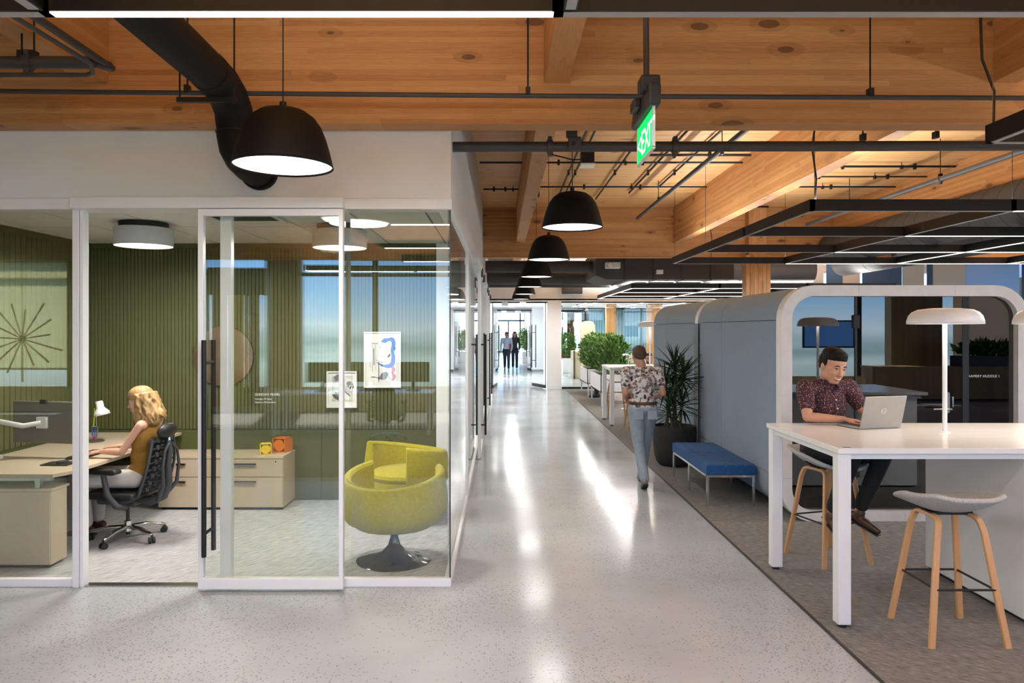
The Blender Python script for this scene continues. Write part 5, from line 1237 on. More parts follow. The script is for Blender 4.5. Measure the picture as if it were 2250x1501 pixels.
# small sculptures on the credenza
def cone_box(x, y, sz, mat, label, rz):
    t = thing('box_sculpture', label, 'sculpture', (0, 0, 0), group='cone box sculptures')
    MB().box(-sz/2, -sz/2, 0, sz/2, sz/2, .008).box(-sz/2, -sz/2, 0, -sz/2+.01, sz/2, sz).box(sz/2-.01, -sz/2, 0, sz/2, sz/2, sz).box(-sz/2, -sz/2, sz-.008, sz/2, sz/2, sz).box(-sz/2, sz/2-.01, 0, sz/2, sz/2, sz).build('frame', mat, t, bevel=.002)
    MB().cyl((0, sz*.4, sz*.5), (0, -sz*.45, sz*.5), .008, sz*.42, n=24).build('cone', mat, t, smooth=True)
    MB().cyl((0, -sz*.46, sz*.5), (0, -sz*.48, sz*.5), sz*.12, n=20).build('disc', mat, t)
    t.location = (x, y, .557); t.rotation_euler = (0, 0, rz)
cone_box(X_(585, 7.58), 7.56, .115, 'yellow_paint', 'small yellow open box sculpture on the credenza', .35)
cone_box(X_(620, 7.7), 7.72, .15, 'orange_paint', 'orange open box sculpture on the credenza', -.3)

# yellow tub chairs
def tub_chair(loc, rz, label, lift=0):
    t = thing('tub_chair', label, 'armchair', (0, 0, 0), group='yellow tub chairs')
    # shell : wrap-around wall, open at front (+X)
    n = 44; secs = []
    for k in range(n+1):
        a = math.radians(52 + (308-52)*k/n)     # opening centred on +X
        c_ = math.cos(a-PI)                      # 1 at back, lower at arms
        top = .735 - .125*(max(0, c_)**1.2)
        top = .60 + .135*(1-max(0, c_))**.8 if False else .64 + .11*(1-c_)*.55
        prof_o = [(.20, .285), (.30, .30), (.375, .335), (.415, .40), (.430, .48), (.425, .56), (.405, top-.03)]
        rim = [(.402, top-.008), (.388, top+.012), (.365, top+.015), (.345, top), (.340, top-.02)]
        prof_i = [(.338, .56), (.335, .47), (.33, .42)]
        sec = prof_o+rim+prof_i
        secs.append([(r*math.cos(a), r*math.sin(a), z) for r, z in sec])
    m = len(secs[0]); vs = [p for s in secs for p in s]
    fs = [(i*m+j, (i+1)*m+j, (i+1)*m+j+1, i*m+j+1) for i in range(n) for j in range(m-1)]
    fs += [(i*m+m-1, (i+1)*m+m-1, (i+1)*m, i*m) for i in range(n)]
    fs += [tuple(range(m)), tuple(range(n*m+m-1, n*m-1, -1))]
    MB().add(vs, fs).build('tub_shell', 'yellow_wool', t, smooth=True, angle=70, bevel=.012)
    MB().lathe([(0, .270), (.20, .272), (.30, .288), (.345, .32), (.35, .40), (0, .40)], (0, 0, 0), 40).build('seat_base', 'yellow_wool', t, smooth=True)
    MB().lathe([(0, .39), (.27, .39), (.315, .405), (.332, .435), (.325, .465), (.28, .487), (.12, .497), (0, .498)], (0.02, 0, 0), 40).build('seat_cushion', 'yellow_wool', t, smooth=True)
    MB().tube([(.347*math.cos(a), .347*math.sin(a), .64+.11*(1-math.cos(a-PI))*.55-.015) for a in [math.radians(54+252*k/40) for k in range(41)]], .009, 8).build('piping', 'yellow_wool', t, smooth=True)
    MB().lathe([(0, .008), (.30, .008), (.302, .012), (.295, .018), (.20, .035), (.10, .075), (.05, .13), (.032, .19), (.030, .275), (0, .275)], (0, 0, 0), 48).build('pedestal', 'dark_chrome', t, smooth=True)
    MB().cyl((0, 0, .26), (0, 0, .276), .10, n=24).build('swivel_plate', 'black_metal', t)
    t.location = loc; t.rotation_euler = (0, 0, rz)
tub_chair((-.855, 5.83, 0), math.radians(75), 'yellow tub armchair with its back to the glass, nearer one')
tub_chair((-.93, 7.14, 0), math.radians(-135), 'yellow tub armchair against the green wall, farther one')

# ------------------------------------------------------------------ task chair
def task_chair(loc, rz, label, group='black task chairs'):
    t = thing('task_chair', label, 'office chair', (0, 0, 0), group=group)
    for k in range(5):
        a = 2*PI*k/5+.30; c_, s_ = math.cos(a), math.sin(a)
        lg_ = MB().strip([(.03*c_, .03*s_, .115), (.16*c_, .16*s_, .112), (.27*c_, .27*s_, .088), (.315*c_, .315*s_, .078)], [.055, .044, .034, .030], .026, side=(-s_, c_, 0)).build('base_leg', 'chrome', t, bevel=.008)
        cs = MB()
        for s in (-1, 1):
            p = Vector((.31*c_, .31*s_, .030)); q = Vector((-s_, c_, 0)).lerp(Vector((c_, s_, 0)), .35).normalized()
            cs.cyl(p+q*.006*s, p+q*.026*s, .028, n=18)
        cs.cyl((.315*c_, .315*s_, .03), (.315*c_, .315*s_, .078), .008, n=8); cs.build('caster', 'black_plastic', lg_, smooth=True)
    MB().cyl((0, 0, .075), (0, 0, .165), .033, .028, n=20).build('hub', 'chrome', t, smooth=True)
    MB().cyl((0, 0, .045), (0, 0, .076), .018, n=14).cyl((0, 0, .16), (0, 0, .32), .015, n=14).build('gas_lift', 'black_plastic', t, smooth=True)
    me_ = MB().box(-.10, -.06, .30, .10, .06, .36).build('tilt_mechanism', 'graphite', t, bevel=.015)
    MB().tube([(-.02, -.09, .33), (-.10, -.10, .31), (-.20, -.10, .34), (-.22, -.10, .38), (-.08, -.10, .385)], .009, 8).build('support_loop', 'chrome', me_, smooth=True)
    MB().tube([(-.05, -.085, .35), (.0, -.09, .36)], .01, 8).build('lever', 'lime_plastic', me_, smooth=True)
    # seat, facing +X
    MB().box(-.22, -.25, .395, .26, .25, .455).build('seat', 'black_plastic', t, bevel=.028, seg=3)
    MB().box(-.10, -.20, .345, .16, .20, .40).build('seat_pan', 'graphite', t, bevel=.02)
    # back frame spine : curved side rails and lattice
    def bk(u): # u 0..1 up the back : x,z
        return (-.235 - .10*u - .03*math.sin(u*PI), .43 + .48*u)
    for s in (-1, 1):
        pts = []
        for k in range(9):
            u = k/8; x, z = bk(u); w_ = .20*(1-.25*u)+.02*math.sin(u*PI); pts.append((x, s*w_, z))
        MB().tube(pts, .012, 8).build('side_rail', 'graphite', t, smooth=True)
    MB().tube([( -.06, 0, .37), (-.22, 0, .34), (-.34, 0, .40), (-.385, 0, .52), (-.385, 0, .68), (-.40, 0, .80), (-.385, 0, .88)], [.035, .038, .040, .036, .026, .026, .022], 12).build('spine', 'graphite', t, smooth=True)
    for s in (-1, 1): MB().tube([(-.30, s*.02, .36), (-.40, s*.10, .50), (-.41, s*.12, .66), (-.41, s*.09, .80), (-.40, s*.02, .86)], [.022, .018, .013, .012, .016], 10).build('rear_brace', 'graphite', t, smooth=True)
    for k in range(8):
        u = (k+.5)/8; x, z = bk(u); w_ = .20*(1-.25*u)
        r = MB().tube([(x, -w_, z), (x-.018, -w_*.5, z+.012), (x-.026, 0, z+.012), (x-.018, w_*.5, z+.012), (x, w_, z)], .0085, 8).build('rib', 'black_plastic', t, smooth=True)
        for yy in (-.5, -.18, .18, .5): MB().obox((x-.018, yy*w_*1.25, z+.012), (.016, .036, .042), (0, .2, 0)).build('pixel_link', 'graphite', r, bevel=.005)
    vs = []; 
    for k in range(9):
        u = k/8; x, z = bk(u); w_ = .185*(1-.25*u)
        for j in range(7): vs.append((x+.022+.012*(abs(j-3)/3)**2, w_*(j-3)/3, z))
    MB().add(vs, [(k*7+j, (k+1)*7+j, (k+1)*7+j+1, k*7+j+1) for k in range(8) for j in range(6)]).build('back_mesh', 'black_plastic', t, smooth=True, solid=.006)
    MB().ball((-.375, 0, .965), (.05, .13, .072), 20, 12, Euler((0, -.25, 0)).to_matrix()).build('headrest', 'black_plastic', t, smooth=True)
    MB().cyl((-.395, 0, .86), (-.385, 0, .94), .012, n=8).build('headrest_post', 'chrome', t)
    for s in (-1, 1):
        MB().tube([(-.12, s*.20, .33), (-.10, s*.29, .36), (-.02, s*.30, .46), (.02, s*.29, .62)], [.026, .028, .026, .022], 10).build('arm_post', 'graphite', t, smooth=True)
        MB().prism([(-.12, .655), (-.10, .675), (.16, .675), (.22, .665), (.23, .645), (.16, .635), (-.08, .625), (-.12, .635)], s*.29-.045, s*.29+.045, 'Y').build('arm_pad', 'black_plastic', t, bevel=.012)
    t.location = loc; t.rotation_euler = (0, 0, rz)
    return t
CH = task_chair((-3.29, 6.42, 0), math.radians(172), 'black task chair with chrome base and headrest that the woman sits in')
# ------------------------------------------------------------------ people
def organic(name, parts, mat, parent, vox=.006, it=3, fac=.5):
    mb = MB()
    for p in parts:
        if p[0] == 'c':
            _, a, ra, b, rb = p; a = Vector(a); b = Vector(b)
            mb.ball(a, ra, 14, 9); mb.ball(b, rb, 14, 9)
            if (b-a).length > 1e-4: mb.cyl(a, b, ra*.995, rb*.995, n=14)
        else:
            mb.ball(p[1], p[2], 20, 13, p[3] if len(p) > 3 else None)
    o = mb.build(name, mat, parent)
    md = o.modifiers.new('r', 'REMESH'); md.mode = 'VOXEL'; md.voxel_size = vox; md.adaptivity = 0
    md = o.modifiers.new('s', 'SMOOTH'); md.factor = fac; md.iterations = it
    dg = bpy.context.evaluated_depsgraph_get(); me = bpy.data.meshes.new_from_object(o.evaluated_get(dg))
    o.modifiers.clear(); old = o.data; o.data = me; bpy.data.meshes.remove(old); me.name = name
    me.shade_smooth(); return o
def frame(yaw, pitch=0, roll=0):
    """columns forward, left, up"""
    return (Matrix.Rotation(yaw, 3, 'Z') @ Matrix.Rotation(pitch, 3, 'Y') @ Matrix.Rotation(roll, 3, 'X'))
def hand_parts(wr, d, palm_n, side, curl=.5, s=1.0):
    """wrist, pointing direction, palm normal (where the palm faces), side=+1 thumb towards cross(d,n)"""
    d = Vector(d).normalized(); n = Vector(palm_n); n = (n-d*n.dot(d)).normalized(); t = d.cross(n).normalized()*side
    wr = Vector(wr); P = []
    for k in range(4):
        off = t*(.030-.020*k)*s
        P.append(('c', wr+d*.012*s+off*.7, .0135*s, wr+d*.080*s+off, .0105*s))
        L_ = (.040, .046, .043, .034)[k]*s; a = curl*.5
        p = wr+d*.082*s+off; dd = (d*math.cos(a)+n*math.sin(a))
        q = p+dd*L_; P.append(('c', p, .0092*s, q, .0082*s))
        a += curl*.8; dd = (d*math.cos(a)+n*math.sin(a)); r = q+dd*L_*.62; P.append(('c', q, .0082*s, r, .0072*s))
        a += curl*.6; dd = (d*math.cos(a)+n*math.sin(a)); P.append(('c', r, .0074*s, r+dd*L_*.42, .0064*s))
    a0 = wr+d*.018*s+t*.026*s; a1 = wr+d*.050*s+t*.052*s+n*.008*s; a2 = a1+d*.030*s+t*.010*s+n*.006*s
    P += [('c', a0, .0145*s, a1, .0110*s), ('c', a1, .0105*s, a2, .0088*s), ('c', a2, .0088*s, a2+d*.020*s, .0074*s)]
    return P
def head_parts(c, R, s=1.0, female=False, wide=1.0):
    c = Vector(c); q = lambda x, y, z: c + R @ Vector((x*s, y*s, z*s)); e = lambda p, r: ('e', q(*p), tuple(v*s for v in r), R)
    w_ = .93 if female else wide
    P = [e((-.012, 0, .035), (.098, .077, .088)), e((.028, 0, -.030), (.062, .062*w_, .085)), e((.048, 0, -.094), (.034, .036*w_, .026)),
         e((.008, .036*w_, -.060), (.052, .028*w_, .042)), e((.008, -.036*w_, -.060), (.052, .028*w_, .042)),
         e((.062, .036, -.030), (.022, .022, .022)), e((.062, -.036, -.030), (.022, .022, .022)),
         ('c', q(.088, 0, .000), .009*s, q(.107, 0, -.034), .0125*s), ('c', q(.097, .011, -.039), .0085*s, q(.097, -.011, -.039), .0085*s),
         ('c', q(.076, .036, .019), .011*s, q(.084, .010, .017), .010*s), ('c', q(.076, -.036, .019), .011*s, q(.084, -.010, .017), .010*s),
         e((-.008, .079, -.012), (.018, .008, .031)), e((-.008, -.079, -.012), (.018, .008, .031)), e((.074, 0, -.066), (.018, .028, .020))]
    return P
def face(root, c, R, s=1.0, smile=False, brow='hair_black', closed=False):
    c = Vector(c); q = lambda x, y, z: c + R @ Vector((x*s, y*s, z*s))
    for y in (.031, -.031):
        m_ = MB().ball(q(.0715, y, .0), (.0115*s, .0135*s, (.006 if closed else .0085)*s), 14, 10, R).build('eye', 'eye_white', root, smooth=True)
        MB().ball(q(.0795, y, .0), (.0045*s, .0062*s, (.005 if closed else .0062)*s), 10, 8, R).build('iris', 'eye_dark', m_, smooth=True)
        MB().tube([q(.078, y*1.62, .020), q(.088, y, .029), q(.089, y*.42, .023)], [.002*s, .0042*s, .003*s], 6).build('eyebrow', brow, root, smooth=True)
        MB().tube([q(.074, y*1.5, .002), q(.0835, y, .0078), q(.082, y*.55, .003)], .0016*s, 5).build('eyelash', brow, root, smooth=True)
    if smile:
        MB().tube([q(.080, .027, -.058), q(.091, .014, -.0655), q(.094, 0, -.068), q(.091, -.014, -.0655), q(.080, -.027, -.058)], [.002*s, .0048*s, .0055*s, .0048*s, .002*s], 8).build('teeth', 'teeth', root, smooth=True)
        MB().tube([q(.080, .028, -.057), q(.0925, .012, -.0605), q(.0945, 0, -.0615), q(.0925, -.012, -.0605), q(.080, -.028, -.057)], [.001*s]+[.0030*s]*3+[.001*s], 6).tube([q(.080, .027, -.060), q(.091, .013, -.072), q(.0935, 0, -.0755), q(.091, -.013, -.072), q(.080, -.027, -.060)], [.001*s]+[.0038*s]*3+[.001*s], 6).build('lips', 'lip', root, smooth=True)
    else:
        MB().tube([q(.083, .022, -.066), q(.0925, .010, -.064), q(.094, 0, -.065), q(.0925, -.010, -.064), q(.083, -.022, -.066)], [.001*s]+[.0045*s]*3+[.001*s], 6).build('lips', 'lip', root, smooth=True)
def short_hair(root, c, R, mat, s=1.0, vol=1.0, vox=.006):
    c = Vector(c); q = lambda x, y, z: c + R @ Vector((x*s, y*s, z*s)); e = lambda p, r: ('e', q(*p), tuple(v*s for v in r), R)
    P = [e((-.016, 0, .066), (.096, .081*vol, .064*vol)), e((-.046, 0, .022), (.072, .081, .078)), e((.030, .0, .098), (.050, .060, .030*vol)),
         e((-.012, .070, .022), (.034, .012, .034)), e((-.012, -.070, .022), (.034, .012, .034)), e((-.068, 0, -.030), (.040, .055, .030))]
    return organic('hair', P, mat, root, vox, 2)
def humanoid(name_label, J, skin, top, bottom, shoe, vox=.0065, fat=1.0, sleeve=.55, female=False, group=None, hands=True, top_long=.0, hem_to=.93, ws=1.0):
    """J: joints in world space"""
    V = {k: (Vector(v) if not isinstance(v, (list, tuple)) or not isinstance(v[0], (list, tuple, Vector)) else [Vector(p) for p in v]) for k, v in J.items() if k not in ('hyaw', 'hpitch', 'hroll', 'hd', 'hn', 'toe', 'hs', 'root', 'curl', 'wide')}
    t = thing('person', name_label, 'person', J['root'], group=group)
    R = frame(J['hyaw'], J['hpitch'], J.get('hroll', 0)); hs = J.get('hs', 1.0)
    pel, neck, head = V['pelvis'], V['neck'], V['head']
    sh, el, wr, hip, kn, an = V['sh'], V['el'], V['wr'], V['hip'], V['kn'], V['an']
    ax = (sh[0]-sh[1]).normalized(); chest = pel.lerp(neck, .66); fwd = (neck-pel).normalized().cross(ax)*-1
    up = (neck-pel).normalized(); T = Matrix((fwd, ax, up)).transposed() if fwd.length > .5 else Matrix.Identity(3)
    W = (sh[0]-sh[1]).length; f = fat
    def torso(g):
        P = [('e', chest, (.112*f+g, W*.40+g, .16+g), T), ('e', pel.lerp(neck, .36), (.108*f+g, .128*f+g, .15+g), T), ('e', pel+up*.03, (.110*f+g, .148*f+g, .11+g), T),
             ('c', sh[0]-ax*(0 if sleeve else .065), (.052 if sleeve else .030)+g, sh[1]+ax*(0 if sleeve else .065), (.052 if sleeve else .030)+g)]
        return P
    neck_top = head + R @ Vector((-.022*hs, 0, -.075*hs))
    body = torso(-.004)+[('c', neck-up*.02, .060, neck_top, .050*ws if not female else .043), ('c', neck-up*.03, .055, sh[0]-ax*.03, .045), ('c', neck-up*.03, .055, sh[1]+ax*.03, .045)]
    body += head_parts(head, R, hs, female, J.get('wide', 1.0))
    a_ = .84 if female else 1.0
    for i in (0, 1):
        body += [('c', sh[i], .050*a_*f, sh[i].lerp(el[i], .5), .043*a_*f), ('c', sh[i].lerp(el[i], .5), .043*a_*f, el[i], .036*a_), ('c', el[i], .036*a_, el[i].lerp(wr[i], .3), .037*a_), ('c', el[i].lerp(wr[i], .3), .037*a_, wr[i], .0235*a_)]
        if hands: body += hand_parts(wr[i], J['hd'][i], J['hn'][i], (1 if i == 0 else -1), J.get('curl', .5), .95 if female else 1.06)
        body += [('c', hip[i], .082*f, kn[i], .050), ('c', kn[i], .048, kn[i].lerp(an[i], .35), .047), ('c', kn[i].lerp(an[i], .35), .047, an[i], .032)]
    organic('body', body, skin, t, vox, 3)
    # top
    g = .012; P = torso(g)+[('c', neck-up*.045, .060+g*.6, neck-up*.02, .052+g*.6), ('c', neck-up*.03, .057+g, sh[0]-ax*(.03 if sleeve else .075), (.047 if sleeve else .034)+g), ('c', neck-up*.03, .057+g, sh[1]+ax*(.03 if sleeve else .075), (.047 if sleeve else .034)+g)]
    if sleeve > 0:
        for i in (0, 1):
            if sleeve <= 1: P += [('c', sh[i], .052*a_*f+g, sh[i].lerp(el[i], sleeve), (.0445*a_*min(f, 1.05)+g*1.1))]
            else: P += [('c', sh[i], .052*a_*f+g, el[i], .042*a_+g), ('c', el[i], .042*a_+g, el[i].lerp(wr[i], sleeve-1), .030*a_+g)]
    if top_long: P += [('e', pel-up*.03, (.112*f+g, .152*f+g, top_long), T)]
    organic('top', P, top, t, max(vox, .008), 3)
    # trousers
    g = .012; P = [('e', pel-up*.005, (.114*f+g*.7, .150*f+g*.7, .095), T)]
    for i in (0, 1):
        hem = kn[i].lerp(an[i], hem_to)
        P += [('c', hip[i], .088*f+g, kn[i], .056+g), ('c', kn[i], .056+g, kn[i].lerp(an[i], .4), .052+g), ('c', kn[i].lerp(an[i], .4), .052+g, hem, .044+g)]
    organic('trousers', P, bottom, t, max(vox, .009), 3)
    for i in (0, 1):
        d = Vector(J['toe'][i]).normalized(); p = an[i]+Vector((0, 0, -.035)); u2 = Vector((0, 0, 1)); u2 = (u2-d*u2.dot(d)).normalized()
        P = [('c', p-d*.045-u2*.015, .034, p+d*.07-u2*.022, .036), ('c', p+d*.07-u2*.022, .036, p+d*.165-u2*.030, .028), ('c', p+u2*.03, .040, p, .040)]
        sh_ = organic('shoe', P, shoe, t, max(vox, .008), 2)
        MB().strip([p-d*.080-u2*.052, p+d*.03-u2*.055, p+d*.19-u2*.057], [.060, .072, .060], .012, side=d.cross(u2)).build('sole', 'black_plastic', sh_, bevel=.004)
    return t, R

# --- man at the laptop
s_ax = Vector((.975, .22, 0)).normalized(); nk = Vector((2.585, 5.775, 1.43))
m1 = dict(root=(2.62, 5.85, 0.0), pelvis=(2.60, 5.90, .875), neck=nk, wide=1.14, head=(2.600, 5.70, 1.565), hyaw=math.radians(-79), hpitch=math.radians(18), hroll=math.radians(-6), hs=1.10,
    sh=[nk+s_ax*.195+Vector((0, 0, -.045)), nk-s_ax*.195+Vector((0, 0, -.045))], el=[(2.86, 5.72, 1.185), (2.355, 5.60, 1.178)], wr=[(2.835, 5.515, 1.170), (2.600, 5.520, 1.168)],
    hd=[(-.25, -.9, -.05), (.85, -.35, -.08)], hn=[(0, 0, -1), (0, 0, -1)], curl=.42,
    hip=[(2.69, 5.90, .86), (2.53, 5.84, .86)], kn=[(2.95, 5.60, .905), (2.66, 5.50, .905)], an=[(2.80, 5.70, .425), (2.555, 5.63, .425)], toe=[(.55, -.8, -.35), (.12, -.9, -.45)])
t, R = humanoid('person in a dark red patterned shirt typing on a laptop at the high table', m1, 'skin_tan', 'maroon_print', 'black_pants', 'brown_leather', .0055, 1.17, .62, hem_to=.88, ws=1.12)
face(t, m1['head'], R, 1.10, True, closed=True)
c = Vector(m1['head']); s = 1.10
e = lambda p, r: ('e', c + R @ Vector([v*s for v in p]), tuple(v*s for v in r), R)
organic('hair', [e((-.016, 0, .070), (.098, .083, .062)), e((-.046, 0, .026), (.073, .083, .076)), e((.034, .0, .098), (.050, .058, .026)), e((.060, -.012, .090), (.024, .040, .014)),
    e((-.008, .074, .026), (.030, .010, .036)), e((-.008, -.074, .026), (.030, .010, .036)), e((-.068, 0, -.030), (.040, .058, .030))], 'hair_black', t, .005, 2)
fw = Vector((.22, -.975, 0)).normalized()
cl = MB()
for sgn in (1, -1):
    cl.add([nk+Vector((0, 0, .045))+s_ax*.050*sgn-fw*.01, nk+Vector((0, 0, -.002))+s_ax*.084*sgn+fw*.03, nk+Vector((0, 0, -.062))+s_ax*.050*sgn+fw*.118, nk+Vector((0, 0, -.012))+s_ax*.010*sgn+fw*.100, nk+Vector((0, 0, .030))+s_ax*.040*sgn+fw*.062], [(0, 1, 2, 3, 4)])
cl.build('collar', 'maroon_print', t, solid=.006)
for z, o_ in ((1.235, .135), (1.15, .15), (1.30, .120)): MB().ball(Vector((nk.x, nk.y+.045, z))+fw*(o_+.02), (.007, .007, .007), 10, 6).build('button', 'label_white', t, smooth=True)

# --- woman at the desk
nk = Vector((-3.125, 6.44, 1.055))
w1 = dict(root=(-3.22, 6.42, 0.0), pelvis=(-3.17, 6.42, .575), neck=nk, head=(-3.185, 6.43, 1.215), hyaw=math.radians(183), hpitch=math.radians(8), hs=1.0,
    sh=[nk+Vector((.015, -.175, -.035)), nk+Vector((.015, .175, -.035))], el=[(-3.245, 6.23, .80), (-3.20, 6.66, .79)], wr=[(-3.45, 6.27, .800), (-3.45, 6.56, .800)],
    hd=[(-1, .12, -.08), (-1, -.12, -.08)], hn=[(0, 0, -1), (0, 0, -1)], curl=.40,
    hip=[(-3.19, 6.33, .555), (-3.19, 6.51, .555)], kn=[(-3.62, 6.27, .55), (-3.62, 6.57, .55)], an=[(-3.70, 6.50, .10), (-3.72, 6.72, .10)], toe=[(-1, .1, -.1), (-1, .1, -.1)])
t, R = humanoid('person with long blonde hair in a mustard sleeveless top sitting at the desk', w1, 'skin_pale', 'mustard_top', 'cream_pants', 'brown_leather', .0055, .84, 0, female=True)
face(t, w1['head'], R, 1.0, False, 'hair_brown')
c = Vector(w1['head']); e = lambda p, r: ('e', c + R @ Vector(p), r, R)
hp_ = [e((-.012, 0, .060), (.106, .092, .080)), e((-.045, 0, .010), (.088, .098, .105)), e((-.070, 0, -.080), (.080, .105, .100)), e((-.085, 0, -.160), (.075, .115, .080)), e((-.02, .082, -.05), (.045, .022, .11)), e((-.02, -.082, -.05), (.045, .022, .11)), e((-.01, .098, -.13), (.045, .026, .08)), e((-.01, -.098, -.13), (.045, .026, .08))]
rr_ = random.Random(4)
for k in range(30):
    a = rr_.uniform(-1.9, 1.9)+PI; x0, y0 = .095*math.cos(a)-.03, .098*math.sin(a); pts = []
    ln = rr_.uniform(.20, .27)
    for i in range(7):
        u = i/6; wv = .012*math.sin(u*9+k); pts.append(c + R @ Vector((x0*(1+.15*u)+wv-.04*u, y0*(1+.22*u)+wv, .06-ln*u)))
    for i in range(6): hp_.append(('c', pts[i], .013, pts[i+1], .013 if i < 5 else .005))
organic('hair', hp_, 'hair_blonde', t, .006, 1)

# --- man walking away
nk = Vector((1.665, 8.60, 1.395))
m2 = dict(root=(1.66, 8.6, 0.0), pelvis=(1.675, 8.60, .93), neck=nk, head=(1.635, 8.64, 1.535), hyaw=math.radians(98), hpitch=math.radians(14), hs=.98,
    sh=[nk+Vector((-.185, -.01, -.04)), nk+Vector((.185, 0, -.04))], el=[(1.455, 8.54, 1.10), (1.90, 8.54, 1.10)], wr=[(1.50, 8.76, 1.03), (1.86, 8.74, 1.05)],
    hd=[(.25, .9, .05), (-.2, .9, .1)], hn=[(1, 0, 0), (-1, 0, 0)], curl=.8,
    hip=[(1.595, 8.60, .90), (1.755, 8.60, .90)], kn=[(1.625, 8.62, .50), (1.745, 8.80, .50)], an=[(1.655, 8.40, .125), (1.715, 8.88, .085)], toe=[(.02, .85, -.45), (0, 1, 0)])
t, R = humanoid('person in a floral short-sleeved shirt and jeans walking away down the corridor', m2, 'skin_dark', 'floral_print', 'jeans', 'shoe_grey', .007, 1.03, .58, hem_to=1.0, ws=1.1)
short_hair(t, m2['head'], R, 'hair_brown', .98, .96)
face(t, m2['head'], R, .98, False, 'hair_brown')
MB().lathe([(.165, -.018), (.170, 0), (.165, .018), (.150, .018), (.150, -.018), (.165, -.018)], (1.675, 8.60, .985), 36).build('belt', 'brown_leather', t, smooth=True).scale = (1, .80, 1)
for x in (1.60, 1.76): MB().prism([(x-.055, .80), (x+.055, .80), (x+.055, .90), (x-.055, .91)], 8.468, 8.478).build('back_pocket', 'jeans', t, bevel=.004)

# --- the far pair
def walker(label, x, y, hgt, skin, top, bot, shoe, hair, fem, group):
    k = hgt/1.76; nk = Vector((x, y, 1.46*k)); w_ = .17 if fem else .20
    J = dict(root=(x, y, 0), pelvis=(x, y, .96*k), neck=nk, head=(x, y-.02, 1.63*k), hyaw=-PI/2+.1*(1 if fem else -1), hpitch=.12, hs=.98,
        sh=[nk+Vector((w_, 0, -.05)), nk+Vector((-w_, 0, -.05))], el=[(x+w_+.05, y+.04, 1.12*k), (x-w_-.05, y+.05, 1.12*k)], wr=[(x+w_+.02, y-.12, .92*k), (x-w_-.06, y+.02, .85*k)],
        hd=[(0, -.5, -.8), (0, -.1, -1)], hn=[(-1, 0, 0), (1, 0, 0)], hip=[(x+.08, y, .93*k), (x-.08, y, .93*k)], kn=[(x+.09, y-.14, .52*k), (x-.08, y+.02, .50*k)],
        an=[(x+.09, y-.20, .10), (x-.08, y+.22, .13)], toe=[(0, -1, 0), (0, -.9, -.4)])
    t, R = humanoid(label, J, skin, top, bot, shoe, .011, 1.12 if not fem else .85, 1.9, female=fem, group=group)
    short_hair(t, J['head'], R, hair, 1.0, 1.0, .009); face(t, J['head'], R, .98, True, hair)
    if fem: organic('long_hair', [('c', Vector(J['head'])+Vector((s*.07, .03, .02)), .035, Vector(J['head'])+Vector((s*.09, .02, -.16)), .03) for s in (-1, 1)]+[('e', Vector(J['head'])+Vector((0, .06, -.06)), (.09, .05, .12))], hair, t, .010, 2)
    else: MB().box(x+w_-.06, y-.20, .95, x+w_-.03, y-.02, 1.2).build('folder', 'red_plastic', t)
walker('person in a light blue shirt walking with a folder at the far doors', .25, 33.2, 1.74, 'skin_dark', 'light_shirt', 'navy_pants', 'shoe_grey', 'hair_brown', False, 'far walkers')
walker('person in a dark long-sleeved top walking beside the light blue shirt', .63, 33.5, 1.76, 'skin_pale', 'dark_shirt', 'navy_pants', 'white_plastic', 'hair_brown', True, 'far walkers')

# --- two seated people in the background
def side_chair(x, y, rz, label):
    t = thing('side_chair', label, 'chair', (0, 0, 0), group='side chairs in the background')
    MB().box(-.22, -.22, .42, .22, .22, .46).build('seat', 'graphite', t, bevel=.02)
    MB().box(-.24, -.20, .55, -.21, .20, .85).build('backrest', 'graphite', t, bevel=.012)
    for a in (-1, 1):
        for b in (-1, 1): MB().cyl((a*.22, b*.20, 0), (a*.19, b*.18, .43), .011, n=8).build('leg', 'chrome', t, smooth=True)
        MB().cyl((-.21, a*.17, .44), (-.235, a*.17, .84), .010, n=8).build('back_post', 'chrome', t, smooth=True)
    t.location = (x, y, 0); t.rotation_euler = (0, 0, rz)
def sitter(label, x, y, yaw, skin, top, bot, shoe, hair):
    f = Vector((math.cos(yaw), math.sin(yaw), 0)); l = Vector((-f.y, f.x, 0)); p = Vector((x, y, 0)); u = Vector((0, 0, 1)); nk = p+u*1.04-f*.02
    J = dict(root=(x, y, 0), pelvis=p+u*.56, neck=nk, head=p+u*1.22+f*.03, hyaw=yaw, hpitch=.15, hs=1.0, sh=[nk+l*.19-u*.04, nk-l*.19-u*.04], el=[nk+l*.24-u*.32+f*.04, nk-l*.24-u*.32+f*.04],
        wr=[nk+l*.14-u*.36+f*.26, nk-l*.14-u*.36+f*.26], hd=[f-l*.2, f+l*.2], hn=[-u, -u], hip=[p+l*.09+u*.54, p-l*.09+u*.54], kn=[p+l*.12+u*.53+f*.42, p-l*.12+u*.53+f*.42], an=[p+l*.12+u*.105+f*.46, p-l*.12+u*.105+f*.40], toe=[f, f])
    t, R = humanoid(label, J, skin, top, bot, shoe, .010, 1.0, 1.9)
    short_hair(t, J['head'], R, hair, 1.0, 1.0, .008); face(t, J['head'], R, 1.0, False, hair); return t, R, J
t, R, J = sitter('bearded person in black sitting beyond the second high table', 3.26, 16.1, -PI/2, 'skin_pale', 'black_pants', 'navy_pants', 'brown_leather', 'hair_brown')
c = Vector(J['head']); organic('beard', [('e', c + R @ Vector((.045, 0, -.088)), (.042, .050, .036), R), ('e', c + R @ Vector((.03, .045, -.06)), (.03, .018, .035), R), ('e', c + R @ Vector((.03, -.045, -.06)), (.03, .018, .035), R)], 'hair_brown', t, .008, 2)
gl = MB()
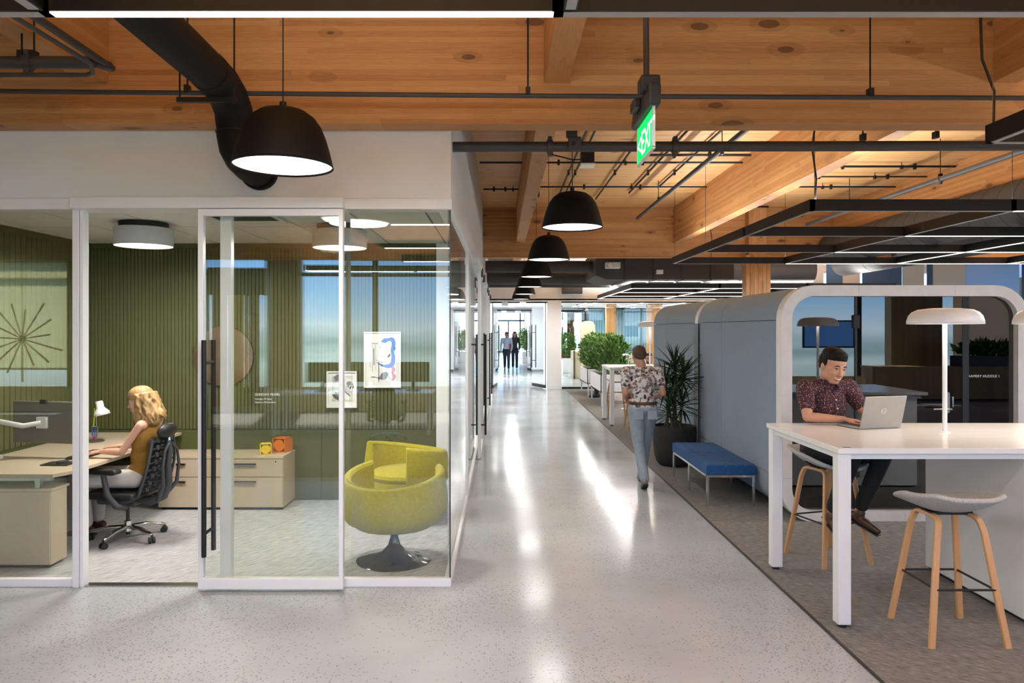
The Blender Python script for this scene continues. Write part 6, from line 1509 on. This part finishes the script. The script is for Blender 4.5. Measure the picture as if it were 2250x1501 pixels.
for y in (.033, -.033): gl.add([(c + R @ Vector((.094, y+.026*math.cos(a), .018*math.sin(a)))) for a in [k*PI/8 for k in range(16)]]+[(c + R @ Vector((.097, y+.022*math.cos(a), .014*math.sin(a)))) for a in [k*PI/8 for k in range(16)]], [(k, (k+1) % 16, 16+(k+1) % 16, 16+k) for k in range(16)])
gl.build('glasses', 'black_plastic', t, solid=.003)
side_chair(3.26, 16.13, -PI/2, 'grey side chair under the bearded person')
sitter('person in dark boots sitting hidden behind the nearer planter', 3.03, 19.82, PI, 'skin_tan', 'dark_shirt', 'navy_pants', 'black_plastic', 'hair_black')
side_chair(3.06, 19.82, PI, 'grey side chair behind the nearer planter')
# ------------------------------------------------------------------ far rooms
g = thing('sheer_curtain', 'pale blue sheer curtain in the far room', 'curtain', (5.5, 30.95, .82))
def curtain(x0, x1, y, z0, z1, n=90, amp=.05, mat='curtain_sheer', root=None):
    vs = []
    for k in range(n+1):
        x = x0+(x1-x0)*k/n; yy = y+amp*math.sin(k*1.15)
        vs += [(x, yy, z0), (x, yy, z1)]
    return MB().add(vs, [(2*k, 2*k+2, 2*k+3, 2*k+1) for k in range(n)]).build('drape', mat, root, smooth=True, angle=80, solid=.004)
curtain(4.45, 6.6, 30.95, .82, 2.71, root=g); MB().cyl((4.4, 30.95, 2.73), (6.7, 30.95, 2.73), .03).build('rail', 'black_metal', g)
g = thing('sheer_curtain', 'yellowish sheer curtain behind the cream booth screen', 'curtain', (3.6, 30.7, .82)); curtain(3.7, 4.4, 30.7, .82, 2.71, 36, root=g); MB().cyl((3.66, 30.7, 2.73), (4.42, 30.7, 2.73), .03).build('rail', 'black_metal', g)
for (x, y, z, r, lab) in ((2.80, 26.6, 2.04, .17, 'glowing globe lamp left of the cream booth screen'), (2.30, 28.0, 2.08, .15, 'smaller glowing globe lamp beside the white pier')):
    t = thing('globe_lamp', lab, 'lamp', (x, y, z-r), group='globe lamps'); MB().ball((x, y, z), r, 24, 14).build('globe', 'globe_glow', t, smooth=True); MB().cyl((x, y, z+r), (x, y, 2.76), .006, n=6).build('cord', 'black_plastic', t)
    MB().cyl((x, y, 2.72), (x, y, 2.76), .05, n=12).build('canopy', 'black_metal', t)
t = thing('booth_screen', 'cream rounded booth screen behind the green shrubs', 'screen', (3.1, 26.2, 0))
MB().prism(rrect(2.85, .1, 3.38, 2.15, .2), 26.15, 26.22).build('panel', 'cream', t, bevel=.01, smooth=True); MB().box(2.85, 26.1, 0, 3.38, 26.27, .1).build('foot', 'black_metal', t)
t = thing('banquette', 'olive green banquette under the sheer curtain', 'bench', (5.1, 30.2, 0))
MB().box(4.0, 29.9, 0, 6.6, 30.4, .45).build('seat', 'green_slat', t, bevel=.03); MB().box(4.0, 30.4, 0, 6.6, 30.55, .80).build('backrest', 'cream', t, bevel=.03)
def shell_chair(x, y, rz, label):
    t = thing('shell_chair', label, 'chair', (0, 0, 0), group='orange shell chairs')
    vs = []; n, m = 20, 10
    for i in range(n+1):
        a = -2.3+4.6*i/n+PI
        for j in range(m+1):
            u = j/m; r = .06+.22*math.sin(u*PI/2); h = .44+.34*u**1.8*(.55+.45*abs(math.cos((a-PI)/2)))
            vs.append((r*math.cos(a), r*math.sin(a), h))
    MB().add(vs, [(i*(m+1)+j, (i+1)*(m+1)+j, (i+1)*(m+1)+j+1, i*(m+1)+j+1) for i in range(n) for j in range(m)]).build('shell', 'orange_fabric', t, smooth=True, solid=.02)
    MB().cyl((0, 0, .42), (0, 0, .47), .22, n=24).build('seat_cushion', 'orange_fabric', t, bevel=.015)
    for a in (.8, 2.3, 3.9, 5.4): MB().cyl((.22*math.cos(a), .22*math.sin(a), 0), (.12*math.cos(a), .12*math.sin(a), .43), .012, .014, n=8).build('leg', 'oak', t, smooth=True)
    t.location = (x, y, 0); t.rotation_euler = (0, 0, rz)
shell_chair(2.95, 33.6, 2.2, 'orange shell chair behind the glass by the white pier'); shell_chair(3.15, 35.2, -1.0, 'orange shell chair farther back in the second room')
t = thing('cafe_table', 'round wooden cafe table behind the glass wall', 'table', (3.7, 34.4, 0)); MB().cyl((3.7, 34.4, .71), (3.7, 34.4, .74), .5, n=32).build('tabletop', 'oak', t, bevel=.004); MB().cyl((3.7, 34.4, .02), (3.7, 34.4, .71), .04, n=12).build('post', 'black_metal', t); MB().cyl((3.7, 34.4, 0), (3.7, 34.4, .02), .28, n=28).build('base', 'black_metal', t)
t = thing('low_cabinet', 'cream low cabinet end beside the farther planter', 'cabinet', (3.1, 27.4, 0)); MB().box(2.75, 27.2, .0, 3.3, 28.8, 1.02).build('body', 'cream', t, bevel=.01); MB().box(2.70, 27.15, 0, 2.76, 27.22, 1.05).build('end_post', 'duct_grey', t)
# planters with plants in the far rooms
for (x, y, h, lab, sd) in ((1.42, 47, 1.9, 'tall green plant in a white planter near the storefront', 31), (1.42, 40.2, 1.75, 'dark green plant in a white planter in the lobby', 32), (2.3, 30.2, 1.75, 'green plant behind the glass beside the white pier', 33), (2.85, 31.2, 1.7, 'bluish green plant left of the booth screen', 34)):
    t = thing('potted_plant', lab, 'plant', (x, y, 0)); b = MB().box(x-.25, y-.25, 0, x+.25, y+.25, .62).build('planter_box', 'white_metal', t, bevel=.01)
    MB().tube([(x, y, .6), (x+.03, y, 1.0), (x, y, h-.3)], [.02, .015, .008], 6).build('stem', 'stem', t)
    foliage(t, [(x-.34, y-.34, .66, x+.34, y+.34, h)], 900, .11, sd)
# white cubicle opposite boxes in lobby : framed opening
t = thing('door_frame', 'grey framed opening in the lobby wall', 'frame', (1.85, 42, 0)); MB().box(1.78, 41.0, 0, 1.9, 41.08, 2.3).box(1.78, 43.0, 0, 1.9, 43.08, 2.3).box(1.78, 41, 2.22, 1.9, 43.08, 2.3).build('frame_profile', 'steel', t)
# striped ceiling baffles of the lobby
for k in range(6):
    t = MB().box(-.25+.0*k, 42+1.9*k, 3.15, 1.05, 42.25+1.9*k, 3.40).build('ceiling_baffle', 'duct_grey', None); tag(t, ['nearest', 'second', 'third', 'fourth', 'fifth', 'farthest'][k]+' dark felt baffle under the lobby ceiling', 'baffle', 'lobby ceiling baffles')
# small task lamp beyond the second high table
t = thing('task_lamp', 'small white angled task lamp beyond the second high table', 'lamp', (2.75, 15.7+1.2, .74))
x, y = 2.92, 16.9; t.location = (x, y, .74)
MB().cyl((x, y, .742), (x, y, .76), .07, n=20).build('base', 'white_metal', t, smooth=True); MB().tube([(x, y, .76), (x+.02, y, .98), (x+.06, y, 1.25)], .009, 8).build('arm', 'white_metal', t, smooth=True)
MB().tube([(x+.06, y, 1.25), (x-.03, y, 1.27), (x-.10, y, 1.25)], [.012, .02, .03], 10).build('head', 'white_metal', t, smooth=True)
t = thing('desk', 'white desk beyond the second high table', 'desk', (4.0, 17.2, 0)); MB().box(3.6, 16.7, .71, 5.0, 17.3, .74).build('desktop', 'white_laminate', t)
for a in (3.65, 4.92):
    for b in (16.75, 17.22): MB().box(a, b, 0, a+.05, b+.05, .71).build('leg', 'white_metal', t)
t = thing('side_table', 'small round white side table under the angled task lamp', 'table', (2.92, 16.9, 0)); MB().cyl((2.92, 16.9, .715), (2.92, 16.9, .738), .2, n=28).build('tabletop', 'white_laminate', t); MB().cyl((2.92, 16.9, .015), (2.92, 16.9, .715), .02, n=10).build('post', 'white_metal', t); MB().cyl((2.92, 16.9, 0), (2.92, 16.9, .015), .14, n=24).build('base', 'white_metal', t)

# ------------------------------------------------------------------ behind the viewer : what the glass reflects
g = stx('window_15', 'roller shade in the rear window wall', (-11.8, -5.9, 2))
MB().box(-14.2, -5.95, .98, -9.78, -5.935, 3.46).build('shade', 'shade_fabric', g); MB().box(-14.2, -5.97, .94, -9.78, -5.92, .98).build('hem_bar', 'white_metal', g); MB().box(-14.2, -5.99, 3.36, -9.78, -5.90, 3.46).build('cassette', 'cream', g)
t = thing('starburst', 'starburst wall sculpture of thin rods, seen reflected in the left glass', 'sculpture', (X_(43, 15.2), -4.75, 1.7))
cx_, cz_ = X_(45, 15.2), Z_(745, 15.2)
for k in range(15):
    a = k*2*PI/15+.15; l = .62+.14*((k*7) % 3); MB().cyl((cx_+.06*math.cos(a), -4.75, cz_+.06*math.sin(a)), (cx_+l*math.cos(a), -4.70, cz_+l*math.sin(a)), .012, .02, n=6).build('rod', 'brass' if k % 3 else 'red_plastic', t)
MB().ball((cx_, -4.75, cz_), .07, 14, 9).build('hub', 'brass', t, smooth=True); MB().cyl((cx_, -4.75, cz_), (cx_, -4.75, DECK-.0), .006, n=6).build('rod', 'black_metal', t)
t = thing('blanket_rack', 'wooden rack with hanging blankets, seen reflected in the office glass', 'rack', (-4.85, -3.0, 0))
yy = -3.0
for x in (-5.35, -4.30): MB().cyl((x, yy, 0), (x, yy, 2.95), .03, n=10).build('post', 'steel', t, smooth=True)
MB().box(-5.35, yy-.03, 2.48, -4.30, yy+.03, 2.98).build('header_board', 'duct_grey', t)
for a, b, mt in ((-5.25, -4.98, 'red_blanket'), (-4.96, -4.68, 'yellow_blanket'), (-4.66, -4.40, 'quilt_print')):
    curtain(a, b, yy+.05, .45, 2.48, 14, .02, mt, t)
t = thing('workbench', 'white desk behind the viewer with monitors, seen reflected', 'desk', (-2.6, -2.6, 0))
MB().box(-4.0, -3.0, .71, -1.2, -2.2, .74).build('desktop', 'white_laminate', t)
for a in (-3.95, -1.3):
    for b in (-2.95, -2.3): MB().box(a, b, 0, a+.05, b+.05, .71).build('leg', 'white_metal', t)
for k, x in enumerate((-3.2, -2.45, -1.6)):
    t = thing('desk_monitor', ['left', 'middle', 'right'][k]+' monitor on the desk behind the viewer', 'monitor', (x, -2.7, .74), group='reflected monitors')
    MB().box(x-.3, -2.72, .90, x+.3, -2.69, 1.26).build('housing', 'graphite', t, bevel=.005); MB().box(x-.03, -2.76, .76, x+.03, -2.72, 1.1).build('stand', 'black_plastic', t); MB().box(x-.12, -2.85, .741, x+.12, -2.65, .755).build('foot', 'black_plastic', t)
copy_tree(CH, (-1.9, -1.6, 0), -PI/2, 'black task chair at the desk behind the viewer')
t = thing('wall_display', 'blue-lit display behind the viewer, seen reflected in the pod glass', 'screen', (8.9, -5.7, 1.5)); MB().box(8.2, -5.72, 1.35, 9.6, -5.66, 2.1).build('housing', 'black_plastic', t); MB().box(8.24, -5.66, 1.39, 9.56, -5.655, 2.06).build('picture', 'screen_blue', t)  # glowing panel standing in for the blue window mirrored by the pods
MB().box(8.85, -5.84, 1.5, 8.95, -5.72, 1.9).build('bracket', 'black_metal', t)
t = thing('sideboard', 'long wooden sideboard behind the viewer with a planter box on it', 'cabinet', (10.8, -4.9, 0)); MB().box(9.6, -5.3, .05, 14.2, -4.7, .85).build('body', 'panel_wood', t); MB().box(9.58, -5.32, .85, 14.22, -4.68, .89).build('top', 'panel_wood', t); MB().box(9.7, -5.2, 0, 14.1, -4.8, .05).build('plinth', 'black_plastic', t)
t = thing('planter_box', 'grey planter box with grasses behind the viewer', 'planter', (12.6, -5.0, .89)); b = MB().box(11.9, -5.2, .891, 13.9, -4.8, 1.16).build('box', 'graphite', t); foliage(t, [(11.9, -5.2, 1.1, 13.9, -4.8, 1.45)], 700, .2, 41)
g = stx('window_16', 'roller blinds in the rear window wall', (13.5, -5.9, 2))
for a, b, mt in ((12.45, 14.4, 'blind_beige'), (14.5, 15.2, 'blind_blue')): MB().box(a, -5.95, .7, b, -5.93, 3.42).build('blind', mt, g)
